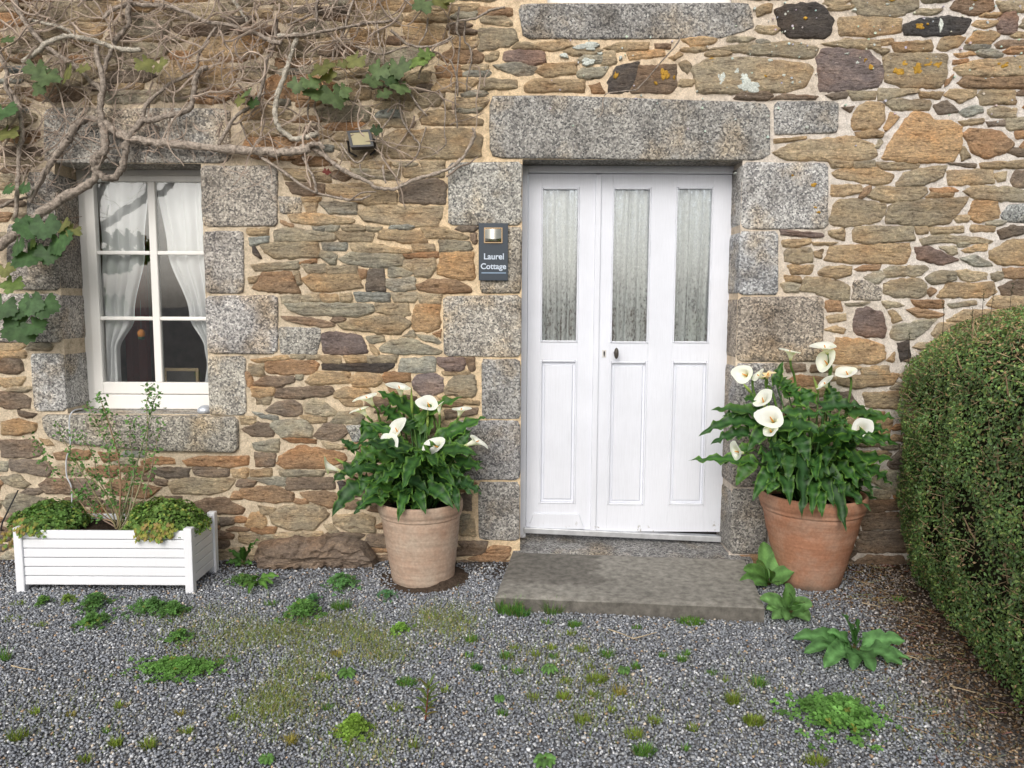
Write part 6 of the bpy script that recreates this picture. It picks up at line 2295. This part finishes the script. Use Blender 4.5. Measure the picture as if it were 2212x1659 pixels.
FX = (.10, .205, .06)
rosette('broadleaf_weed', 'S', (450, 400), [(412, 95, .20, .085), (545, 150, .17, .085), (272, 290, .11, .085), (628, 300, .10, .08), (240, 388, .06, .07), (315, 398, .05, .06), (510, 398, .05, .06), (470, 300, .15, .05), (365, 250, .2, .06)],
        'broad leaved green rosette weed growing against the orange pot', 'ovate', .08, FX, .03, .22)
rosette('broadleaf_weed', 'S', (595, 600), [(560, 388, .17, .075), (385, 490, .10, .07), (430, 560, .05, .06), (748, 540, .08, .085), (725, 645, .03, .08), (560, 640, .02, .06), (470, 630, .02, .06), (600, 470, .14, .05), (690, 520, .12, .06)],
        'broad leaved green weed growing beside the right corner of the doorstep', 'ovate', .075, (.115, .22, .075), .03, .22)
rosette('dock_plant', 'S', (1040, 845), [(612, 768, .06, .10), (690, 865, .03, .09), (828, 970, .02, .10), (1030, 985, .015, .09), (1172, 995, .015, .09), (1372, 950, .02, .11), (1392, 785, .07, .11), (955, 595, .20, .085), (1030, 660, .14, .05), (1430, 915, .02, .06), (850, 720, .09, .07), (1065, 625, .18, .035), (1110, 760, .08, .04), (900, 860, .04, .07)],
        'large dock weed with long ragged leaves lying flat on the gravel', 'strap', .10, (.10, .22, .075), .10, .22, fold=.2)
rosette('dandelion_plant', 'Q', (2020, 710), [(2010, 560, .16, .04), (2150, 505, .2, .06), (2100, 560, .15, .05), (1890, 580, .1, .04), (1870, 690, .02, .05), (2090, 700, .02, .04), (1950, 720, .01, .04)],
        'jagged green dandelion growing between the planter and the brown rock', 'strap', .05, (.06, .14, .035), .16, .25)
rosette('dandelion_plant', 'J', (110, 350), [(270, 300, .05, .05), (20, 370, .03, .045), (60, 420, .02, .04), (190, 390, .02, .04), (100, 300, .07, .03), (230, 350, .03, .04)],
        'flat dandelion weed on the gravel in front of the brown rock', 'strap', .045, (.08, .17, .035), .14, .25)
for i, (z, x, y, s, lab) in enumerate((('J', 735, 975, 70, 'small pale green rosette weed below the left pot'), ('T', 665, 580, 62, 'small bright rosette weed in the gravel below the doorstep middle'), ('T', 1180, 590, 45, 'tiny green rosette weed beside a grass tuft below the doorstep'),
                                       ('T', 635, 1215, 95, 'star shaped green rosette weed at the bottom edge of the picture'), ('T', 318, 782, 40, 'tiny star rosette weed alone in the grey gravel'), ('U', 1840, 930, 55, 'small pale rosette weed at the bottom left in the gravel'))):
    n = 9
    tips = [(x + s * math.cos(6.283 * k / n + .3) * wr.uniform(.75, 1.1), y + s * .62 * math.sin(6.283 * k / n + .3) * wr.uniform(.75, 1.1), wr.uniform(.008, .03)) for k in range(n)]
    rosette('rosette_weed', z, (x, y), tips, lab, 'strap', .018 + s * .00012, (.11, .22, .06), .04, .15, group='small rosette weeds in the gravel')
# reddish upright weed
b = groundp('J', 1280, 1285)
o = thing('willowherb_weed', tuple(b), 'upright narrow leaved weed with reddish stem standing alone in the gravel', 'weed')
MB().tube(smooth_pts([b, b + Vector((.006, 0, .05)), b + Vector((.012, 0, .125))], 4), [.003] * 5 + [.0022] * 4, 5, (.22, .07, .05)).build('stem', M['leaf_soft'], o)
for k in range(26):
    f = .15 + .85 * k / 25
    q = b + Vector((.012 * f, 0, .125 * f))
    an = k * 2.4
    mb = MB()
    blade(mb, q, q + Vector((math.cos(an) * .045, math.sin(an) * .045, .03 * f + .008)), .011, .15, (0, -.3, 1), 'strap', .02, 9, .1, 6, (.10, .16, .04) if k % 5 else (.22, .09, .04), (.10, .16, .04), (.16, .2, .06), wr)
    mb.build('leaf', M['leaf_soft'], o)


def clover(z, x, y, rx, ry, n, label, cols=(.095, .20, .045), size=.011, h=.035, name='clover_patch'):
    n = int(n * 1.25)
    c = groundp(z, x, y)
    ex = abs(groundp(z, x + rx, y).x - c.x)
    ey = abs(groundp(z, x, y + ry).y - c.y)
    mb = MB()
    for _ in range(n):
        a = wr.uniform(0, 6.283); r = min(1.35, abs(wr.gauss(0, .52))) * (1 + .55 * mnoise.noise((math.cos(a) * 2.2, math.sin(a) * 2.2, x * .1)))
        px, py = c.x + ex * r * math.cos(a), c.y + ey * r * math.sin(a)
        pz = gz(px, py) + h * max(.12, 1.12 - min(1, r) ** 2 + .5 * mnoise.noise((px * 22, py * 22, 0))) * wr.uniform(.45, 1.15) + .005
        k = wr.uniform(.6, 1.35)
        col = tuple(v * k * 1.4 for v in cols)
        if wr.random() < .015: col = (.26, .28, .06)
        tl = Vector((wr.gauss(0, .35), wr.gauss(-.25, .35), 1)).normalized()
        u = tl.cross(Vector((math.cos(a), math.sin(a), .1))).normalized(); v = tl.cross(u)
        s = size * wr.uniform(.7, 1.3)
        a0 = wr.uniform(0, 6.28)
        P0 = Vector((px, py, pz))
        for j in range(3):
            aa = a0 + j * 2.094
            d = u * math.cos(aa) + v * math.sin(aa); sd = u * -math.sin(aa) + v * math.cos(aa)
            mb.add([P0, P0 + d * s * .55 + sd * s * .48 + tl * s * .12, P0 + d * s * 1.05 + sd * s * .25, P0 + d * s * 1.0, P0 + d * s * 1.05 - sd * s * .25, P0 + d * s * .55 - sd * s * .48 + tl * s * .12], [(0, 1, 2, 3), (0, 3, 4, 5)], col)
        if wr.random() < .5: mb.tube([P0, Vector((px + wr.gauss(0, .01), py + wr.gauss(0, .01), gz(px, py)))], .0008, 3, (.10, .16, .05), cap=False)
    o = mb.build(name, M['leaf_soft'], None, origin=tuple(c))
    tag(o, label, 'clover', 'clover patches in the gravel')


clover('Q', 1480, 1590, 370, 95, 620, 'wide dark green clover patch in the gravel at lower left')
clover('S', 900, 1335, 330, 165, 520, 'loose bright clover patch in the gravel at lower right', (.11, .23, .055), .015, .05)
clover('J', 435, 575, 135, 66, 340, 'round clover mound in the gravel below the brown rock', (.085, .18, .045), .010, .06)
clover('J', 790, 1390, 125, 62, 330, 'compact yellow green clover mound near the bottom of the picture', (.15, .24, .04), .010, .04)
clover('Q', 780, 1065, 105, 66, 280, 'dark green clover mound below the middle of the planter', (.07, .15, .04), .010, .05)
clover('Q', 775, 1200, 130, 56, 240, 'lower clover mound just in front of the one below the planter', (.075, .16, .04), .010, .035)
clover('Q', 1240, 1085, 200, 66, 340, 'long clover patch below the right end of the planter', (.075, .16, .045), .010, .04)
clover('Q', 1440, 1120, 110, 55, 220, 'clover mound at the right end of the long patch', (.075, .16, .04), .010, .045)
clover('J', 700, 370, 120, 60, 220, 'leafy weed patch between the brown rock and the left pot', (.085, .19, .06), .010, .05)
clover('J', 1110, 680, 65, 32, 100, 'small bright clover patch in the gravel below the left pot', (.15, .27, .05), .010, .03)
clover('Q', 350, 1035, 55, 34, 90, 'small clover patch below the left part of the planter', (.09, .18, .04), .009, .03)
clover('Q', 560, 1015, 65, 34, 80, 'small yellowish clover patch close in front of the planter', (.14, .21, .04), .009, .025)
clover('U', 1240, 100, 90, 50, 120, 'small clover patch right above the wide clover patch', (.085, .18, .045), .010, .03)
clover('J', 500, 480, 60, 40, 70, 'thin clover sprigs just above the round clover mound', (.08, .19, .07), .009, .03)
clover('Q', 2000, 860, 150, 60, 150, 'low leafy weeds right of the planter foot', (.075, .15, .04), .010, .03)
clover('J', 1020, 440, 90, 40, 60, 'few small weeds in the earth before the left pot', (.07, .17, .07), .008, .025)


def tuft(z, x, y, r, n, hgt, col, label, group, name='grass_tuft', flat=.62):
    c = groundp(z, x, y)
    ex = abs(groundp(z, x + r, y).x - c.x)
    mb = MB()
    for _ in range(n):
        a = wr.uniform(0, 6.283); rr = ex * .75 * math.sqrt(wr.random())
        p = Vector((c.x + rr * math.cos(a), c.y + rr * math.sin(a) * flat, 0))
        p.z = gz(p.x, p.y)
        ln = hgt * wr.uniform(.5, 1.2)
        lean = Vector((math.cos(a) * wr.uniform(.1, .9) + wr.gauss(0, .25), math.sin(a) * wr.uniform(.1, .9) + wr.gauss(0, .2), 1)).normalized()
        t = p + lean * ln
        t.z -= ln * wr.uniform(0, .25)
        m = p.lerp(t, .5) + Vector((0, 0, ln * .12))
        w = Vector((-lean.y, lean.x, 0))
        if w.length < .05: w = Vector((1, 0, 0))
        w = w.normalized() * wr.uniform(.0009, .0017)
        k = wr.uniform(.6, 1.4)
        c_ = tuple(v * k * 1.45 for v in col)
        if wr.random() < .10: c_ = (.28 * k, .24 * k, .10 * k)
        mb.add([p - w, p + w, m + w * .8, m - w * .8, t], [(0, 1, 2, 3), (3, 2, 4)], c_)
    o = mb.build(name, M['leaf_soft'], None, origin=tuple(c))
    tag(o, label, 'grass', group)


GG = 'grass tufts in the gravel'
tuft('T', 385, 185, 105, 330, .085, (.085, .19, .04), 'tall fresh grass tuft at the left front corner of the doorstep', GG)
tuft('T', 470, 205, 70, 160, .055, (.06, .16, .03), 'dark grass clump right beside the tall tuft at the doorstep corner', GG)
tuft('T', 690, 190, 75, 130, .085, (.10, .18, .05), 'thin spiky grass tuft against the front of the doorstep', GG)
tuft('T', 1640, 255, 125, 420, .030, (.09, .19, .03), 'mossy green grass mat in front of the right doorstep end', GG)
tuft('T', 838, 285, 62, 190, .030, (.08, .18, .03), 'round mossy grass cushion below the doorstep', GG)
tuft('J', 700, 520, 85, 200, .05, (.08, .17, .035), 'dense grass tuft right of the round clover mound', GG)
TUFTS = [('T', 650, 265, 45, 60, .035, 0), ('T', 815, 345, 42, 60, .03, 1), ('T', 120, 385, 45, 60, .04, 0), ('T', 365, 495, 58, 110, .035, 0), ('T', 420, 440, 40, 40, .03, 1), ('T', 105, 490, 45, 50, .03, 0), ('T', 675, 445, 45, 60, .03, 1), ('T', 570, 490, 40, 50, .035, 1),
                              ('T', 690, 500, 45, 50, .025, 0), ('T', 885, 455, 70, 90, .03, 1), ('T', 1062, 495, 58, 110, .04, 0), ('T', 172, 580, 36, 80, .03, 2), ('T', 450, 602, 55, 80, .025, 0), ('T', 350, 575, 28, 40, .02, 2), ('T', 1258, 575, 42, 80, .03, 0), ('T', 990, 660, 92, 240, .035, 1),
                              ('T', 940, 575, 45, 60, .025, 1), ('T', 780, 668, 50, 60, .028, 1), ('T', 550, 778, 52, 70, .03, 1), ('T', 762, 778, 62, 160, .03, 1), ('T', 970, 762, 45, 60, .03, 1), ('T', 1150, 748, 58, 110, .035, 3), ('T', 1575, 525, 48, 90, .035, 0), ('T', 1610, 480, 40, 50, .03, 0),
                              ('T', 1445, 495, 42, 60, .025, 0), ('T', 1790, 612, 45, 60, .025, 0), ('T', 2110, 690, 66, 120, .045, 0), ('T', 1930, 805, 62, 140, .05, 1), ('T', 2080, 945, 95, 240, .03, 1), ('T', 340, 890, 44, 70, .028, 0), ('T', 890, 935, 75, 120, .035, 1), ('T', 1390, 938, 62, 80, .03, 1), ('T', 1650, 985, 52, 70, .03, 1),
                              ('T', 1250, 1040, 78, 120, .04, 1), ('T', 1315, 1155, 88, 220, .04, 0), ('T', 1100, 865, 36, 60, .025, 1), ('T', 1265, 300, 42, 50, .025, 0), ('T', 1600, 1125, 34, 24, .035, 0), ('T', 1160, 190, 46, 60, .025, 0), ('T', 1885, 665, 28, 30, .03, 1),
                              ('S', 345, 1350, 82, 240, .03, 1), ('S', 775, 1625, 95, 190, .035, 1), ('S', 1340, 512, 46, 60, .04, 0), ('U', 110, 790, 55, 70, .05, 1), ('U', 185, 770, 34, 30, .04, 1), ('U', 800, 830, 55, 100, .035, 1), ('U', 1030, 850, 60, 90, .045, 1), ('U', 590, 945, 48, 60, .035, 1),
                              ('U', 1290, 740, 52, 70, .03, 1), ('U', 240, 605, 44, 50, .03, 1), ('U', 820, 560, 40, 50, .03, 1), ('U', 740, 735, 36, 40, .025, 0), ('U', 1620, 650, 48, 50, .03, 1), ('U', 1250, 610, 48, 50, .028, 3), ('U', 490, 615, 44, 40, .025, 3), ('U', 2010, 795, 50, 60, .035, 3), ('U', 45, 225, 40, 60, .07, 0),
                              ('J', 1150, 1045, 90, 240, .03, 0), ('J', 1070, 1225, 66, 60, .04, 1), ('J', 1420, 1095, 40, 50, .03, 1), ('J', 600, 1215, 44, 50, .03, 0), ('J', 670, 862, 55, 70, .035, 3), ('J', 1600, 745, 45, 60, .03, 1), ('J', 1630, 945, 40, 70, .03, 2), ('J', 570, 1010, 72, 80, .03, 1), ('J', 1200, 1480, 44, 40, .04, 1), ('J', 350, 1460, 44, 50, .04, 3), ('J', 220, 490, 66, 90, .03, 0), ('Q', 150, 1030, 90, 70, .02, 1), ('Q', 330, 1205, 90, 80, .02, 1), ('Q', 110, 1160, 110, 70, .02, 1)]
TUFTS = [t + (groundp(*t[:3]),) for t in TUFTS]
TUFTS.sort(key=lambda t: -t[7].y)
ORD = 'first second third fourth fifth sixth seventh eighth ninth tenth eleventh twelfth thirteenth fourteenth'.split()
NROW = 12
per = math.ceil(len(TUFTS) / NROW)
for ri in range(NROW):
    row = sorted(TUFTS[ri * per:(ri + 1) * per], key=lambda t: t[7].x)
    for ci, (z, x, y, r, n, h, c, gp_) in enumerate(row):
        cc = ((.085, .18, .035), (.15, .20, .035), (.055, .16, .03), (.22, .19, .05))[c]
        cw = ('green', 'yellow green', 'dark green', 'straw coloured')[c]
        tuft(z, x, y, r, n, h, cc, 'small %s grass tuft, %s from the left in the %s row below the wall' % (cw, ORD[ci], ORD[ri]), 'small scattered grass tufts')
# thin yellowing grass and moss between the stones
sg_ = MB()
for (z, x, y, rx, ry, n) in [('J', 980, 840, 150, 60, 260), ('J', 900, 740, 120, 50, 220), ('J', 340, 690, 220, 60, 320), ('J', 1420, 620, 120, 80, 260), ('J', 740, 640, 130, 60, 230), ('J', 220, 1180, 160, 90, 220), ('J', 370, 950, 120, 100, 160), ('U', 2080, 300, 140, 220, 300), ('U', 1880, 540, 130, 90, 160), ('U', 1900, 60, 260, 60, 260),
                            ('J', 1290, 590, 80, 60, 140), ('T', 40, 260, 120, 80, 180), ('T', 900, 640, 220, 200, 200), ('T', 520, 520, 260, 120, 160), ('Q', 1700, 1180, 300, 110, 260), ('J', 850, 1500, 200, 100, 150), ('T', 1000, 820, 240, 120, 160), ('Q', 1900, 1330, 260, 120, 200), ('Q', 1750, 1450, 300, 110, 160), ('J', 500, 1250, 260, 140, 170), ('U', 400, 620, 380, 200, 110), ('S', 300, 1200, 260, 200, 90), ('S', 1350, 1300, 260, 160, 120)]:
    c = groundp(z, x, y); ex = abs(groundp(z, x + rx, y).x - c.x); ey = abs(groundp(z, x, y + ry).y - c.y)
    for _ in range(int(n * 4.2)):
        px, py = c.x + wr.gauss(0, .95) * ex, c.y + wr.gauss(0, .95) * ey
        p = Vector((px, py, gz(px, py)))
        a = wr.uniform(0, 6.28)
        ln = wr.uniform(.014, .042)
        t = p + Vector((math.cos(a) * .7, math.sin(a) * .7, wr.uniform(.4, 1))) * ln
        w = Vector((-math.sin(a), math.cos(a), 0)) * wr.uniform(.0008, .0014)
        k = wr.uniform(.6, 1.3)
        sg_.add([p - w, p + w, t], [(0, 1, 2)], tuple(v * k for v in wr.choice(((.26, .33, .08), (.31, .33, .09), (.20, .30, .07), (.36, .32, .13)))))
o = sg_.build('sparse_grass', M['leaf_soft'], None, kind='stuff', origin=(0, 0, 0))
tag(o, 'thin yellowing grass growing between the gravel stones', 'grass')

# ------------------------------------------------------------------ litter under the hedge and stray stalks
lt = random.Random(17)
LPx, LNx, LCx, LSx = [], [], [], []
ltw = MB()
for _ in range(5200):
    y = lt.uniform(-2.4, -.05)
    x = hx_left(y) + lt.gauss(-.02, .16) + (.0 if y < -.7 else lt.uniform(-.4, 0))
    if x < hx_left(y) - .55: continue
    if (x - PB.x) ** 2 + (y - PB.y) ** 2 < .19 ** 2: continue
    p = Vector((x, y, gz(x, y) + lt.uniform(.003, .014)))
    LPx.append(p); LNx.append(Vector((lt.gauss(0, .4), lt.gauss(0, .4), 1)).normalized())
    k = lt.uniform(.4, 1.3)
    LCx.append(tuple(v * k for v in lt.choice(((.17, .095, .05), (.24, .16, .09), (.10, .06, .035), (.30, .22, .13)))))
    LSx.append(lt.uniform(.005, .012))
    if lt.random() < .07:
        a = lt.uniform(0, 6.28); ln = lt.uniform(.02, .10)
        ltw.tube([p, p + Vector((math.cos(a) * ln, math.sin(a) * ln * .7, lt.uniform(0, .012)))], .0012, 3, tuple(v * lt.uniform(.6, 1.2) for v in (.36, .27, .17)), cap=False)
lo = leaf_cloud('leaf_litter', LPx, LNx, LCx, LSx, M['twig'], None, 1.6, 4)
tag(lo, 'brown dead leaves and bits lying along the foot of the hedge', 'leaf litter')
o = ltw.build('twig_litter', M['twig'], None, kind='stuff', origin=(0, 0, 0))
tag(o, 'thin dry twigs strewn along the foot of the hedge', 'twigs')
for (z, pts, lab) in (('S', [(1015, 350), (1150, 415), (1280, 475)], 'straw coloured stalk lying right of the orange pot'), ('T', [(1070, 320), (1160, 350), (1245, 385)], 'dry stalk lying in the gravel before the doorstep'), ('T', [(1245, 385), (1320, 365), (1405, 340)], 'thin dry stalk meeting the other stalk before the doorstep'),
                      ('U', [(80, 285), (150, 305), (245, 320)], 'short pale stalk lying in the gravel at the left'), ('S', [(1380, 890), (1460, 915), (1510, 950)], 'dry pale stem lying at the right of the dock weed'), ('S', [(1700, 1115), (1830, 1150), (1920, 1175)], 'dry stalk lying in the litter under the hedge'),
                      ('S', [(1090, 535), (1150, 550), (1220, 565)], 'short dry stalk lying above the dock weed')):
    o = MB().tube([groundp(z, x, y) + Vector((0, 0, .012)) for x, y in pts], [.0025, .002, .0014], 5, (.50, .40, .26)).build('dry_stalk', M['twig'], None)
    tag(o, lab, 'stalk', 'dry stalks on the ground')
